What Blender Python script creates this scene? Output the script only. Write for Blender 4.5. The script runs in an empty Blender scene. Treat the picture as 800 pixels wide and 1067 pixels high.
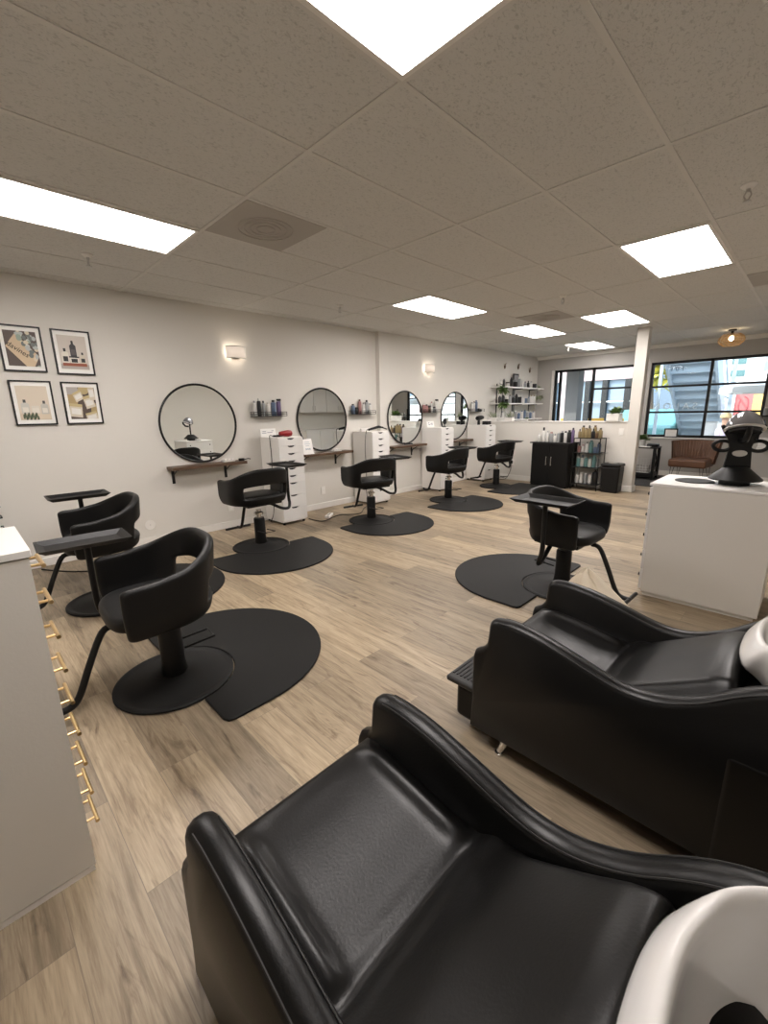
import bpy, bmesh, math, random
from mathutils import Vector, Matrix
random.seed(7)
SC = bpy.context.scene
COL = SC.collection
PI = math.pi
R = math.radians

# ------------------------------------------------------------------ dimensions
H_CEIL = 2.62
CAM_H = 1.40
XL1, XL2 = -5.11, -5.03          # left wall: near part, thicker far part
Y_STEP = 4.98
Y_WIN = 10.44
Y_HALF = 8.0
X_R, Y_B = 1.25, -1.75
GX, GY, TX, TY = -0.697, 1.445, 0.6096, 1.2192

# ------------------------------------------------------------------ materials
MATS = {}
def nodes_of(m):
    m.use_nodes = True
    return m.node_tree.nodes, m.node_tree.links
def mat(name, col, rough=.5, metal=0., bump=0., bscale=60., var=0., vscale=8., coat=0., emit=None, estr=1., spec=None, alpha=None, trans=0.):
    if name in MATS: return MATS[name]
    m = bpy.data.materials.new(name); n, l = nodes_of(m)
    b = n['Principled BSDF']
    c = tuple(col) + (1,) if len(col) == 3 else col
    b.inputs['Base Color'].default_value = c
    b.inputs['Roughness'].default_value = rough
    b.inputs['Metallic'].default_value = metal
    if coat: b.inputs['Coat Weight'].default_value = coat
    if spec is not None: b.inputs['Specular IOR Level'].default_value = spec
    if trans: b.inputs['Transmission Weight'].default_value = trans
    if emit:
        b.inputs['Emission Color'].default_value = tuple(emit) + (1,)
        b.inputs['Emission Strength'].default_value = estr
    if bump or var:
        tc = n.new('ShaderNodeTexCoord')
        nz = n.new('ShaderNodeTexNoise'); nz.inputs['Detail'].default_value = 5
        l.new(tc.outputs['Object'], nz.inputs['Vector'])
        if bump:
            nz.inputs['Scale'].default_value = bscale
            bp = n.new('ShaderNodeBump'); bp.inputs['Strength'].default_value = bump; bp.inputs['Distance'].default_value = .004
            l.new(nz.outputs['Fac'], bp.inputs['Height']); l.new(bp.outputs['Normal'], b.inputs['Normal'])
        if var:
            n2 = n.new('ShaderNodeTexNoise'); n2.inputs['Scale'].default_value = vscale; n2.inputs['Detail'].default_value = 4
            l.new(tc.outputs['Object'], n2.inputs['Vector'])
            mx = n.new('ShaderNodeMixRGB'); mx.blend_type = 'MIX'
            mx.inputs['Color1'].default_value = tuple(v * (1 - var) for v in c[:3]) + (1,)
            mx.inputs['Color2'].default_value = tuple(min(1, v * (1 + var)) for v in c[:3]) + (1,)
            l.new(n2.outputs['Fac'], mx.inputs['Fac']); l.new(mx.outputs['Color'], b.inputs['Base Color'])
    MATS[name] = m
    return m

def floor_mat():
    m = bpy.data.materials.new('oak_planks'); n, l = nodes_of(m); b = n['Principled BSDF']
    tc = n.new('ShaderNodeTexCoord')
    br = n.new('ShaderNodeTexBrick')
    br.offset = .37; br.offset_frequency = 2
    br.inputs['Color1'].default_value = (0, 0, 0, 1); br.inputs['Color2'].default_value = (1, 1, 1, 1)
    br.inputs['Mortar'].default_value = (.5, .5, .5, 1)
    br.inputs['Scale'].default_value = 1; br.inputs['Mortar Size'].default_value = .0012
    br.inputs['Brick Width'].default_value = 1.22; br.inputs['Row Height'].default_value = .18
    l.new(tc.outputs['Object'], br.inputs['Vector'])
    # plank offset for the grain
    sep = n.new('ShaderNodeSeparateColor'); l.new(br.outputs['Color'], sep.inputs['Color'])
    mul = n.new('ShaderNodeMath'); mul.operation = 'MULTIPLY'; mul.inputs[1].default_value = 37.0
    l.new(sep.outputs[0], mul.inputs[0])
    cmb = n.new('ShaderNodeCombineXYZ'); l.new(mul.outputs[0], cmb.inputs[0]); l.new(mul.outputs[0], cmb.inputs[2])
    add = n.new('ShaderNodeVectorMath'); add.operation = 'ADD'
    l.new(tc.outputs['Object'], add.inputs[0]); l.new(cmb.outputs[0], add.inputs[1])
    mp = n.new('ShaderNodeMapping'); mp.inputs['Scale'].default_value = (.5, 7.5, 1)
    l.new(add.outputs[0], mp.inputs['Vector'])
    g1 = n.new('ShaderNodeTexNoise'); g1.inputs['Scale'].default_value = 3.2; g1.inputs['Detail'].default_value = 9; g1.inputs['Roughness'].default_value = .68; g1.inputs['Distortion'].default_value = .7
    l.new(mp.outputs[0], g1.inputs['Vector'])
    mp2 = n.new('ShaderNodeMapping'); mp2.inputs['Scale'].default_value = (5, 75, 1)
    l.new(add.outputs[0], mp2.inputs['Vector'])
    g2 = n.new('ShaderNodeTexNoise'); g2.inputs['Scale'].default_value = 2.2; g2.inputs['Detail'].default_value = 6
    l.new(mp2.outputs[0], g2.inputs['Vector'])
    rp = n.new('ShaderNodeValToRGB')
    e = rp.color_ramp.elements
    e[0].position = .26; e[0].color = (.165, .124, .080, 1)
    e[1].position = .64; e[1].color = (.44, .355, .250, 1)
    k = e.new(.40); k.color = (.285, .223, .150, 1)
    k = e.new(.50); k.color = (.375, .300, .208, 1)
    k = e.new(.82); k.color = (.50, .415, .300, 1)
    l.new(g1.outputs['Fac'], rp.inputs['Fac'])
    m1 = n.new('ShaderNodeMixRGB'); m1.blend_type = 'MULTIPLY'; m1.inputs['Fac'].default_value = .55
    r2 = n.new('ShaderNodeValToRGB'); r2.color_ramp.elements[0].position = .3; r2.color_ramp.elements[0].color = (.60, .56, .52, 1)
    r2.color_ramp.elements[1].position = .62; r2.color_ramp.elements[1].color = (1.06, 1.04, 1.02, 1)
    l.new(g2.outputs['Fac'], r2.inputs['Fac'])
    l.new(rp.outputs[0], m1.inputs['Color1']); l.new(r2.outputs[0], m1.inputs['Color2'])
    m2 = n.new('ShaderNodeMixRGB'); m2.blend_type = 'MULTIPLY'; m2.inputs['Fac'].default_value = 1
    r3 = n.new('ShaderNodeValToRGB')
    r3.color_ramp.elements[0].color = (.60, .595, .59, 1); r3.color_ramp.elements[1].color = (1.12, 1.10, 1.06, 1)
    l.new(sep.outputs[0], r3.inputs['Fac'])
    l.new(m1.outputs[0], m2.inputs['Color1']); l.new(r3.outputs[0], m2.inputs['Color2'])
    mp3 = n.new('ShaderNodeMapping'); mp3.inputs['Scale'].default_value = (1.7, 9, 1); mp3.inputs['Location'].default_value = (3, 5, 1)
    l.new(add.outputs[0], mp3.inputs['Vector'])
    g3 = n.new('ShaderNodeTexNoise'); g3.inputs['Scale'].default_value = 1.5; g3.inputs['Detail'].default_value = 7; g3.inputs['Roughness'].default_value = .58; g3.inputs['Distortion'].default_value = 1.6
    l.new(mp3.outputs[0], g3.inputs['Vector'])
    r4 = n.new('ShaderNodeValToRGB'); r4.color_ramp.elements[0].position = .575; r4.color_ramp.elements[0].color = (1, 1, 1, 1)
    r4.color_ramp.elements[1].position = .74; r4.color_ramp.elements[1].color = (.30, .235, .19, 1)
    l.new(g3.outputs['Fac'], r4.inputs['Fac'])
    mk = n.new('ShaderNodeMixRGB'); mk.blend_type = 'MULTIPLY'; mk.inputs['Fac'].default_value = .9
    l.new(m2.outputs[0], mk.inputs['Color1']); l.new(r4.outputs[0], mk.inputs['Color2'])
    m3 = n.new('ShaderNodeMixRGB'); m3.inputs['Color2'].default_value = (.19, .15, .105, 1)
    l.new(br.outputs['Fac'], m3.inputs['Fac']); l.new(mk.outputs[0], m3.inputs['Color1'])
    l.new(m3.outputs[0], b.inputs['Base Color'])
    b.inputs['Roughness'].default_value = .46
    bp = n.new('ShaderNodeBump'); bp.inputs['Strength'].default_value = .12; bp.inputs['Distance'].default_value = .002
    l.new(g2.outputs['Fac'], bp.inputs['Height']); l.new(bp.outputs[0], b.inputs['Normal'])
    return m

def ceiling_mat():
    m = bpy.data.materials.new('acoustic_tile'); n, l = nodes_of(m); b = n['Principled BSDF']
    tc = n.new('ShaderNodeTexCoord')
    nz = n.new('ShaderNodeTexNoise'); nz.inputs['Scale'].default_value = 70; nz.inputs['Detail'].default_value = 5; nz.inputs['Distortion'].default_value = 1.2
    mp = n.new('ShaderNodeMapping'); mp.inputs['Scale'].default_value = (1.5, .75, 1)
    l.new(tc.outputs['Object'], mp.inputs[0]); l.new(mp.outputs[0], nz.inputs['Vector'])
    rp = n.new('ShaderNodeValToRGB'); rp.color_ramp.elements[0].position = .33; rp.color_ramp.elements[0].color = (.50, .495, .47, 1)
    rp.color_ramp.elements[1].position = .46; rp.color_ramp.elements[1].color = (.66, .65, .62, 1)
    l.new(nz.outputs['Fac'], rp.inputs['Fac']); l.new(rp.outputs[0], b.inputs['Base Color'])
    bp = n.new('ShaderNodeBump'); bp.inputs['Strength'].default_value = .55; bp.inputs['Distance'].default_value = .006
    l.new(nz.outputs['Fac'], bp.inputs['Height']); l.new(bp.outputs[0], b.inputs['Normal'])
    b.inputs['Roughness'].default_value = .75
    b.inputs['Specular IOR Level'].default_value = .25
    return m

def glass_mat():
    m = bpy.data.materials.new('window_glass'); n, l = nodes_of(m)
    out = n['Material Output']; n.remove(n['Principled BSDF'])
    tr = n.new('ShaderNodeBsdfTransparent'); tr.inputs[0].default_value = (.93, .97, .97, 1)
    gl = n.new('ShaderNodeBsdfGlossy'); gl.inputs['Roughness'].default_value = .01
    mx = n.new('ShaderNodeMixShader'); fr = n.new('ShaderNodeFresnel'); fr.inputs['IOR'].default_value = 1.18
    l.new(fr.outputs[0], mx.inputs[0]); l.new(tr.outputs[0], mx.inputs[1]); l.new(gl.outputs[0], mx.inputs[2])
    l.new(mx.outputs[0], out.inputs[0])
    return m

def leaf_mat(name, c1, c2):
    m = bpy.data.materials.new(name); n, l = nodes_of(m); b = n['Principled BSDF']
    tc = n.new('ShaderNodeTexCoord'); nz = n.new('ShaderNodeTexNoise'); nz.inputs['Scale'].default_value = 14
    l.new(tc.outputs['Object'], nz.inputs['Vector'])
    mx = n.new('ShaderNodeMixRGB'); mx.inputs['Color1'].default_value = c1 + (1,); mx.inputs['Color2'].default_value = c2 + (1,)
    l.new(nz.outputs['Fac'], mx.inputs[0]); l.new(mx.outputs[0], b.inputs['Base Color']); b.inputs['Roughness'].default_value = .55
    return m

def wood_mat(name, c1, c2, axis=1):
    m = bpy.data.materials.new(name); n, l = nodes_of(m); b = n['Principled BSDF']
    tc = n.new('ShaderNodeTexCoord'); mp = n.new('ShaderNodeMapping')
    s = [30, 30, 30]; s[axis] = 2; mp.inputs['Scale'].default_value = s
    nz = n.new('ShaderNodeTexNoise'); nz.inputs['Scale'].default_value = 1.5; nz.inputs['Detail'].default_value = 6
    l.new(tc.outputs['Object'], mp.inputs[0]); l.new(mp.outputs[0], nz.inputs['Vector'])
    mx = n.new('ShaderNodeMixRGB'); mx.inputs['Color1'].default_value = c1 + (1,); mx.inputs['Color2'].default_value = c2 + (1,)
    l.new(nz.outputs['Fac'], mx.inputs[0]); l.new(mx.outputs[0], b.inputs['Base Color']); b.inputs['Roughness'].default_value = .5
    return m

M_FLOOR = floor_mat(); M_CEIL = ceiling_mat(); M_GLASS = glass_mat()
M_WALL = mat('wall_paint', (.68, .655, .605), .75, bump=.05, bscale=90)
M_BACKLITWALL = mat('front_wall_backlit_shade', (.46, .445, .42), .75, bump=.05, bscale=90)  # window wall: backlit shade put into the base colour as a darker grey
M_TRIM = mat('trim_paint', (.80, .78, .74), .45)
M_GRID = mat('ceiling_grid_metal', (.66, .645, .61), .55)
M_WHITE = mat('white_laminate', (.80, .775, .735), .38)
M_WHITE2 = mat('white_drawer_front', (.77, .755, .73), .35)
M_CHEST = mat('white_textured_panel', (.68, .65, .60), .5, bump=.08, bscale=120)
M_LEATHER = mat('black_leather', (.0040, .0038, .0036), .36, bump=.10, bscale=170, spec=.27)
M_VINYL = mat('black_vinyl', (.0050, .0048, .0046), .46, bump=.08, bscale=220, spec=.26)
M_SEAM = mat('black_thread', (.014, .0135, .013), .6)
M_BLACK = mat('black_metal', (.005, .005, .005), .42, spec=.35)
M_BLACKPL = mat('black_plastic', (.006, .006, .006), .42, spec=.25)
M_BLACKWOOD = mat('black_wood', (.005, .0048, .0046), .42, spec=.3)
M_MAT = mat('black_rubber_mat', (.0098, .0096, .0093), .6, bump=.10, bscale=140, spec=.22)
M_DARKGREY = mat('dark_grey_metal', (.018, .0178, .0175), .5, spec=.4)
M_CHROME = mat('chrome', (.75, .75, .75), .15, 1)
M_STEEL = mat('brushed_steel', (.55, .54, .52), .3, 1)
M_GOLD = mat('brushed_gold', (.72, .52, .26), .3, 1)
M_CERAMIC = mat('white_ceramic', (.66, .645, .625), .12, coat=.4)
M_MIRROR = mat('mirror_silver', (.86, .885, .87), 0., 1)
M_SHELFWOOD = wood_mat('walnut_stain', (.055, .03, .016), (.13, .075, .042), 1)
M_DIFF = mat('light_diffuser', (.9, .9, .9), .5, emit=(1, .935, .90), estr=10)
M_DIFF2 = mat('light_diffuser_far', (.9, .9, .9), .5, emit=(1, .935, .90), estr=6.2)
M_BULB = mat('bulb_glow', (1, .9, .7), .5, emit=(1, .80, .52), estr=9)
M_SCGLASS = mat('sconce_glow', (1, .95, .85), .4, emit=(1, .90, .76), estr=7)
M_VENT = mat('vent_panel', (.43, .405, .37), .7, bump=.2, bscale=200)
M_TAN = mat('tan_leather', (.125, .060, .033), .40, bump=.1, bscale=120, var=.12, spec=.4)
M_PAPER = mat('white_paper', (.85, .84, .81), .7)
M_RATTAN = mat('rattan', (.50, .32, .15), .6)
M_CLOTH = mat('beige_cape_cloth', (.60, .52, .40), .55)
M_RUG = mat('dark_rug', (.045, .043, .042), .95, bump=.3, bscale=300, var=.5, vscale=20)
M_LEAF = leaf_mat('leaf_green', (.035, .085, .02), (.16, .25, .07))
M_LEAFL = leaf_mat('leaf_pale', (.20, .25, .14), (.42, .44, .30))
M_RED = mat('red_plastic', (.28, .012, .016), .35)
M_POT = mat('white_pot', (.75, .74, .70), .5)

# ------------------------------------------------------------------ mesh builder
class MB:
    def __init__(s): s.v = []; s.f = []; s.m = []
    def add(s, v, f, mi=0):
        o = len(s.v); s.v += [tuple(p) for p in v]
        for q in f: s.f.append([o + i for i in q]); s.m.append(mi)
        return s
    def box(s, c, d, mi=0, rz=0, M=None):
        x, y, z = d[0] / 2, d[1] / 2, d[2] / 2
        v = [Vector((a * x, b * y, e * z)) for e in (-1, 1) for b in (-1, 1) for a in (-1, 1)]
        if rz: v = [Matrix.Rotation(rz, 3, 'Z') @ p for p in v]
        if M: v = [M @ p for p in v]
        v = [p + Vector(c) for p in v]
        return s.add(v, [(0, 2, 3, 1), (4, 5, 7, 6), (0, 1, 5, 4), (2, 6, 7, 3), (0, 4, 6, 2), (1, 3, 7, 5)], mi)
    def bb(s, a, b, mi=0):
        return s.box([(a[i] + b[i]) / 2 for i in range(3)], [abs(b[i] - a[i]) for i in range(3)], mi)
    def ring(s, c, ax, r, n, up=None):
        ax = Vector(ax).normalized()
        u = Vector(up) if up else (Vector((0, 0, 1)) if abs(ax.z) < .9 else Vector((1, 0, 0)))
        a = ax.cross(u).normalized(); b = ax.cross(a)
        return [Vector(c) + r * (math.cos(2 * PI * i / n) * a + math.sin(2 * PI * i / n) * b) for i in range(n)]
    def cyl(s, p, q, r, r2=None, n=16, mi=0):
        r2 = r if r2 is None else r2
        ax = Vector(q) - Vector(p)
        v = s.ring(p, ax, r, n) + s.ring(q, ax, r2, n)
        f = [(i, (i + 1) % n, n + (i + 1) % n, n + i) for i in range(n)]
        f += [tuple(range(n))[::-1], tuple(range(n, 2 * n))]
        return s.add(v, f, mi)
    def tube(s, pts, r, n=10, closed=False, mi=0):
        pts = [Vector(p) for p in pts]; N = len(pts); v = []
        rr = r if isinstance(r, (list, tuple)) else [r] * N
        prev = None
        for i, p in enumerate(pts):
            a = pts[i - 1] if (i > 0 or closed) else p
            b = pts[(i + 1) % N] if (i < N - 1 or closed) else p
            t = (b - a).normalized()
            if prev is None:
                u = Vector((0, 0, 1)) if abs(t.z) < .9 else Vector((1, 0, 0))
                prev = t.cross(u).normalized()
            else:
                prev = (prev - t * prev.dot(t)).normalized()
            w = t.cross(prev)
            v += [p + rr[i] * (math.cos(2 * PI * k / n) * prev + math.sin(2 * PI * k / n) * w) for k in range(n)]
        f = []
        for i in range(N if closed else N - 1):
            j = (i + 1) % N
            f += [(i * n + k, i * n + (k + 1) % n, j * n + (k + 1) % n, j * n + k) for k in range(n)]
        if not closed: f += [tuple(range(n))[::-1], tuple(range((N - 1) * n, N * n))]
        return s.add(v, f, mi)
    def lathe(s, prof, c=(0, 0, 0), n=24, mi=0, sx=1, sy=1):
        v = []; 
        for r, z in prof:
            v += [(c[0] + sx * r * math.cos(2 * PI * k / n), c[1] + sy * r * math.sin(2 * PI * k / n), c[2] + z) for k in range(n)]
        f = []
        for i in range(len(prof) - 1):
            f += [(i * n + k, i * n + (k + 1) % n, (i + 1) * n + (k + 1) % n, (i + 1) * n + k) for k in range(n)]
        if prof[0][0] > 1e-6: f.append(tuple(range(n))[::-1])
        if prof[-1][0] > 1e-6: f.append(tuple(range((len(prof) - 1) * n, len(prof) * n)))
        return s.add(v, f, mi)
    def prism(s, poly, fn, a, b, mi=0):
        n = len(poly)
        v = [fn(p[0], p[1], a) for p in poly] + [fn(p[0], p[1], b) for p in poly]
        f = [(i, (i + 1) % n, n + (i + 1) % n, n + i) for i in range(n)] + [tuple(range(n))[::-1], tuple(range(n, 2 * n))]
        return s.add(v, f, mi)
    def grid(s, rows, mi=0, closed_u=False, skip=None):
        nu = len(rows[0]); v = [p for r in rows for p in r]; f = []
        for j in range(len(rows) - 1):
            for i in range(nu if closed_u else nu - 1):
                if skip and skip(j, i): continue
                k = (i + 1) % nu
                f.append((j * nu + i, j * nu + k, (j + 1) * nu + k, (j + 1) * nu + i))
        return s.add(v, f, mi)
    def ball(s, c, r, n=14, m=8, mi=0, sc=(1, 1, 1)):
        prof = [(max(1e-7, r * math.sin(PI * i / m)), -r * math.cos(PI * i / m)) for i in range(m + 1)]
        v = []; f = []
        for rr, z in prof: v += [(c[0] + sc[0] * rr * math.cos(2 * PI * k / n), c[1] + sc[1] * rr * math.sin(2 * PI * k / n), c[2] + sc[2] * z) for k in range(n)]
        for i in range(m): f += [(i * n + k, i * n + (k + 1) % n, (i + 1) * n + (k + 1) % n, (i + 1) * n + k) for k in range(n)]
        return s.add(v, f, mi)
    def build(s, name, mats, parent=None, smooth=False, bevel=0, seg=2, subsurf=0, solid=0, off=-1, loc=None, weld=False, label=None, norm=True, angle=35):
        me = bpy.data.meshes.new(name); me.from_pydata([tuple(p) for p in s.v], [], s.f)
        mats = mats if isinstance(mats, (list, tuple)) else [mats]
        for m in mats: me.materials.append(m)
        me.polygons.foreach_set('material_index', s.m)
        if weld or norm:
            bm = bmesh.new(); bm.from_mesh(me)
            if weld: bmesh.ops.remove_doubles(bm, verts=bm.verts, dist=1e-5)
            if norm: bmesh.ops.recalc_face_normals(bm, faces=bm.faces)
            bm.to_mesh(me); bm.free()
        if smooth or bevel or subsurf:
            me.polygons.foreach_set('use_smooth', [True] * len(me.polygons))
        if smooth and not subsurf:
            try: me.set_sharp_from_angle(angle=R(angle))
            except Exception: pass
        me.update()
        o = bpy.data.objects.new(name, me); COL.objects.link(o)
        if parent: o.parent = parent
        if loc: o.location = loc
        if label: o['label'] = label
        if solid:
            md = o.modifiers.new('solid', 'SOLIDIFY'); md.thickness = solid; md.offset = off
        if bevel:
            md = o.modifiers.new('bevel', 'BEVEL'); md.width = bevel; md.segments = seg; md.limit_method = 'ANGLE'; md.angle_limit = R(30)
            md.harden_normals = True
        if subsurf:
            md = o.modifiers.new('sub', 'SUBSURF'); md.levels = subsurf; md.render_levels = subsurf
        return o

def tag(o, label, cat, group=None, kind=None):
    o['label'] = label; o['category'] = cat
    if group: o['group'] = group
    if kind: o['kind'] = kind
    return o
def thing(name, label, cat, loc=(0, 0, 0), rz=0, group=None):
    o = bpy.data.objects.new(name, None); COL.objects.link(o); o.empty_display_size = .05
    o.location = loc; o.rotation_euler = (0, 0, rz)
    return tag(o, label, cat, group)
def struct(o):
    o['kind'] = 'structure'; return o
def dup(root, loc, rz, label, group=None, name=None):
    r = root.copy(); COL.objects.link(r); r.location = loc; r.rotation_euler = (0, 0, rz); r['label'] = label
    if group: r['group'] = group
    if name: r.name = name
    for ch in list(root.children):
        c = ch.copy(); COL.objects.link(c); c.parent = r
        for g in list(ch.children):
            d = g.copy(); COL.objects.link(d); d.parent = c
    return r
def sstep(x): x = max(0, min(1, x)); return x * x * (3 - 2 * x)
def interp(pts, x):
    if x <= pts[0][0]: return pts[0][1]
    for (a, b), (c, d) in zip(pts, pts[1:]):
        if x <= c: return b + (d - b) * (x - a) / (c - a)
    return pts[-1][1]
def crom(pts, n=6, closed=False):
    P = [Vector(p) for p in pts]; out = []; N = len(P)
    for i in range(N if closed else N - 1):
        p0 = P[(i - 1) % N] if (closed or i > 0) else P[0]; p1 = P[i]; p2 = P[(i + 1) % N]
        p3 = P[(i + 2) % N] if (closed or i + 2 < N) else P[-1]
        for k in range(n):
            t = k / n
            out.append(.5 * ((2 * p1) + (-p0 + p2) * t + (2 * p0 - 5 * p1 + 4 * p2 - p3) * t * t + (-p0 + 3 * p1 - 3 * p2 + p3) * t ** 3))
    if not closed: out.append(P[-1])
    return out
def ordn(i): return ['first', 'second', 'third', 'fourth', 'fifth', 'sixth', 'seventh', 'eighth', 'ninth', 'tenth', 'eleventh', 'twelfth', 'thirteenth', 'fourteenth'][i]

# ================================================================== SETTING
def box_struct(name, a, b, m, bevel=0):
    return struct(MB().bb(a, b).build(name, m, bevel=bevel))
box_struct('floor', (XL1 - .2, Y_B - .2, -.1), (X_R + .2, Y_WIN + .2, 0), M_FLOOR)
# ceiling: slab + T-bar grid child
c = box_struct('ceiling', (XL1 - .2, Y_B - .2, H_CEIL), (X_R + .2, Y_WIN + .2, H_CEIL + .1), M_CEIL)
g = MB()
i0 = -8
for i in range(-7, 4):
    x = GX + i * TX; g.bb((x - .012, Y_B, H_CEIL - .004), (x + .012, Y_WIN, H_CEIL + .001))
for j in range(-2, 8):
    y = GY + j * TY; g.bb((XL1, y - .012, H_CEIL - .0045), (X_R, y + .012, H_CEIL + .001))
g.build('ceiling_grid', M_GRID, c)
# left wall with the thicker far part
poly = [(XL1 - .2, Y_B - .2), (XL1, Y_B - .2), (XL1, Y_STEP), (XL2, Y_STEP), (XL2, Y_WIN + .2), (XL1 - .2, Y_WIN + .2)]
struct(MB().prism(poly, lambda x, y, z: (x, y, z), 0, H_CEIL).build('wall_left', M_WALL))
box_struct('wall_back', (XL1, Y_B - .15, 0), (X_R, Y_B, H_CEIL), M_WALL)
box_struct('wall_right', (X_R, Y_B - .15, 0), (X_R + .15, Y_WIN + .2, H_CEIL), M_WALL)
# window wall
W1 = (-4.60, -2.74); W2 = (-2.58, -.70); SZ, WZ = .785, 2.285
w = MB()
w.bb((XL2, Y_WIN, WZ), (X_R, Y_WIN + .16, H_CEIL))
w.bb((XL2, Y_WIN, 0), (X_R, Y_WIN + .16, SZ))
w.bb((XL2, Y_WIN, SZ), (W1[0], Y_WIN + .16, WZ))
w.bb((W1[1], Y_WIN, SZ), (W2[0], Y_WIN + .16, WZ))
w.bb((W2[1], Y_WIN, SZ), (X_R, Y_WIN + .16, WZ))
struct(w.build('wall_front', M_BACKLITWALL))
box_struct('wall_partition', (XL2 - .01, Y_HALF, 0), (-2.215, Y_HALF + .13, 1.158), M_WALL)
box_struct('trim_2', (XL2, Y_HALF - .012, 1.158), (-2.21, Y_HALF + .142, 1.176), M_TRIM, .004)
col = box_struct('wall_column', (-2.225, Y_HALF - .015, 0), (-2.06, Y_HALF + .15, H_CEIL), M_WALL, .004)
# crown strip along window wall, sills
struct(MB().prism([(0, 0), (0, -.07), (-.02, -.07), (-.09, -.02), (-.09, 0)], lambda a, b, t: (t, Y_WIN + a, H_CEIL + b), XL2, X_R).build('trim_1', M_TRIM))
box_struct('trim_3', (W2[0] - .02, Y_WIN - .035, SZ - .025), (W2[1] + .02, Y_WIN + .05, SZ), M_TRIM, .004)
box_struct('trim_4', (W1[0] - .02, Y_WIN - .035, SZ - .025), (W1[1] + .02, Y_WIN + .05, SZ), M_TRIM, .004)
struct(MB().bb((W1[0] - .06, Y_WIN - .02, SZ), (W1[0], Y_WIN + .02, WZ)).build('trim_5', M_TRIM, bevel=.003))
# baseboards
b = MB(); b.bb((XL1, Y_B, 0), (XL1 + .015, Y_STEP, .085)); b.bb((XL2, Y_STEP - .015, 0), (XL2 + .015, Y_HALF, .085)); b.bb((XL1, Y_STEP - .015, 0), (XL2 + .015, Y_STEP, .085))
struct(b.build('baseboard_left', M_TRIM, bevel=.004))
box_struct('baseboard_partition', (XL2 + .015, Y_HALF - .015, 0), (-2.225, Y_HALF, .10), M_TRIM, .004)
b = MB(); b.bb((-2.24, Y_HALF - .03, 0), (-2.045, Y_HALF - .015, .10)); b.bb((-2.06, Y_HALF - .03, 0), (-2.045, Y_HALF + .165, .10))
struct(b.build('baseboard_column', M_TRIM, bevel=.004))
box_struct('baseboard_front', (XL2, Y_WIN - .015, 0), (X_R, Y_WIN, .10), M_TRIM, .004)

# windows (black metal frames, panes of glass)
def window(name, X, verts, hbars, fw=.05):
    f = MB(); y0, y1 = Y_WIN + .03, Y_WIN + .09
    f.bb((X[0], y0, WZ - fw), (X[1], y1, WZ)); f.bb((X[0], y0, SZ), (X[1], y1, SZ + fw))
    f.bb((X[0], y0, SZ), (X[0] + fw, y1, WZ)); f.bb((X[1] - fw, y0, SZ), (X[1], y1, WZ))
    for x, wd in verts: f.bb((x - wd / 2, y0, SZ), (x + wd / 2, y1, WZ))
    for a, b_, z in hbars: f.bb((a, y0 + .005, z - .02), (b_, y1 - .005, z + .02))
    o = struct(f.build(name, M_BLACK, bevel=.003))
    MB().bb((X[0] + .01, Y_WIN + .056, SZ + .01), (X[1] - .01, Y_WIN + .062, WZ - .01)).build('glass_pane', M_GLASS, o)
    return o
window('window_1', W1, [(-4.47, .055), (-3.72, .055)], [(-3.72, -2.74, 1.82)])
win2 = window('window_2', W2, [(-1.565, .05)], [(W2[0], W2[1], 1.80), (W2[0], W2[1], 1.29)])
def text_mesh(name, txt, size, m, parent=None, ext=.002):
    cu = bpy.data.curves.new(name, 'FONT'); cu.body = txt; cu.size = size; cu.extrude = ext; cu.align_x = 'CENTER'; cu.align_y = 'CENTER'
    t = bpy.data.objects.new('tmp', cu); COL.objects.link(t)
    dg = bpy.context.evaluated_depsgraph_get(); dg.update()
    me = bpy.data.meshes.new_from_object(t.evaluated_get(dg)); bpy.data.objects.remove(t)
    me.materials.clear(); me.materials.append(m)
    o = bpy.data.objects.new(name, me); COL.objects.link(o)
    if parent: o.parent = parent
    return o
M_LETTER = mat('white_vinyl_letters', (.8, .82, .84), .5)
t = text_mesh('lettering', 'S A L O N', .18, M_LETTER, win2); t.location = (-2.10, Y_WIN + .066, 1.40); t.rotation_euler = (R(90), 0, PI)
t = text_mesh('lettering', '1 0 1', .12, mat('grey_vinyl_letters', (.06, .08, .11), .5), win2); t.location = (-2.13, Y_WIN + .066, 2.13); t.rotation_euler = (R(90), 0, PI)

# ================================================================== CEILING FIXTURES
def troffer(i, j, label, m=None):
    x0, x1 = GX + i * TX, GX + (i + 1) * TX; y0, y1 = GY + j * TY, GY + (j + 1) * TY
    cx, cy = (x0 + x1) / 2, (y0 + y1) / 2
    t = thing('ceiling_light', label, 'ceiling light', (cx, cy, H_CEIL), 0, 'fluorescent ceiling light panels')
    hx, hy = TX / 2 - .012, TY / 2 - .012
    f = MB(); w_ = .022
    f.bb((-hx, -hy, -.012), (hx, -hy + w_, 0)); f.bb((-hx, hy - w_, -.012), (hx, hy, 0)); f.bb((-hx, -hy + w_, -.012), (-hx + w_, hy - w_, 0)); f.bb((hx - w_, -hy + w_, -.012), (hx, hy - w_, 0))
    f.build('frame', M_TRIM, t)
    d = MB().bb((-hx + w_, -hy + w_, -.008), (hx - w_, hy - w_, -.002)); d.build('diffuser', m or M_DIFF, t)
    return t
troffer(-1, -1, 'big glowing ceiling light panel at the top edge of the view')
troffer(-5, -1, 'long glowing ceiling light panel above the framed pictures, at the left edge')
troffer(-1, 2, 'glowing ceiling light panel above the white cabinet with the hood dryer')
troffer(-5, 2, 'glowing ceiling light panel above the second and third round mirrors')
troffer(-5, 4, 'glowing ceiling light panel beyond the far square ceiling vent, left of the column', M_DIFF2)
troffer(-3, 4, 'glowing ceiling light panel just in front of the top of the column', M_DIFF2)
troffer(-5, 6, 'farthest glowing ceiling light panel, near the window wall behind the half wall', M_DIFF2)
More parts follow.
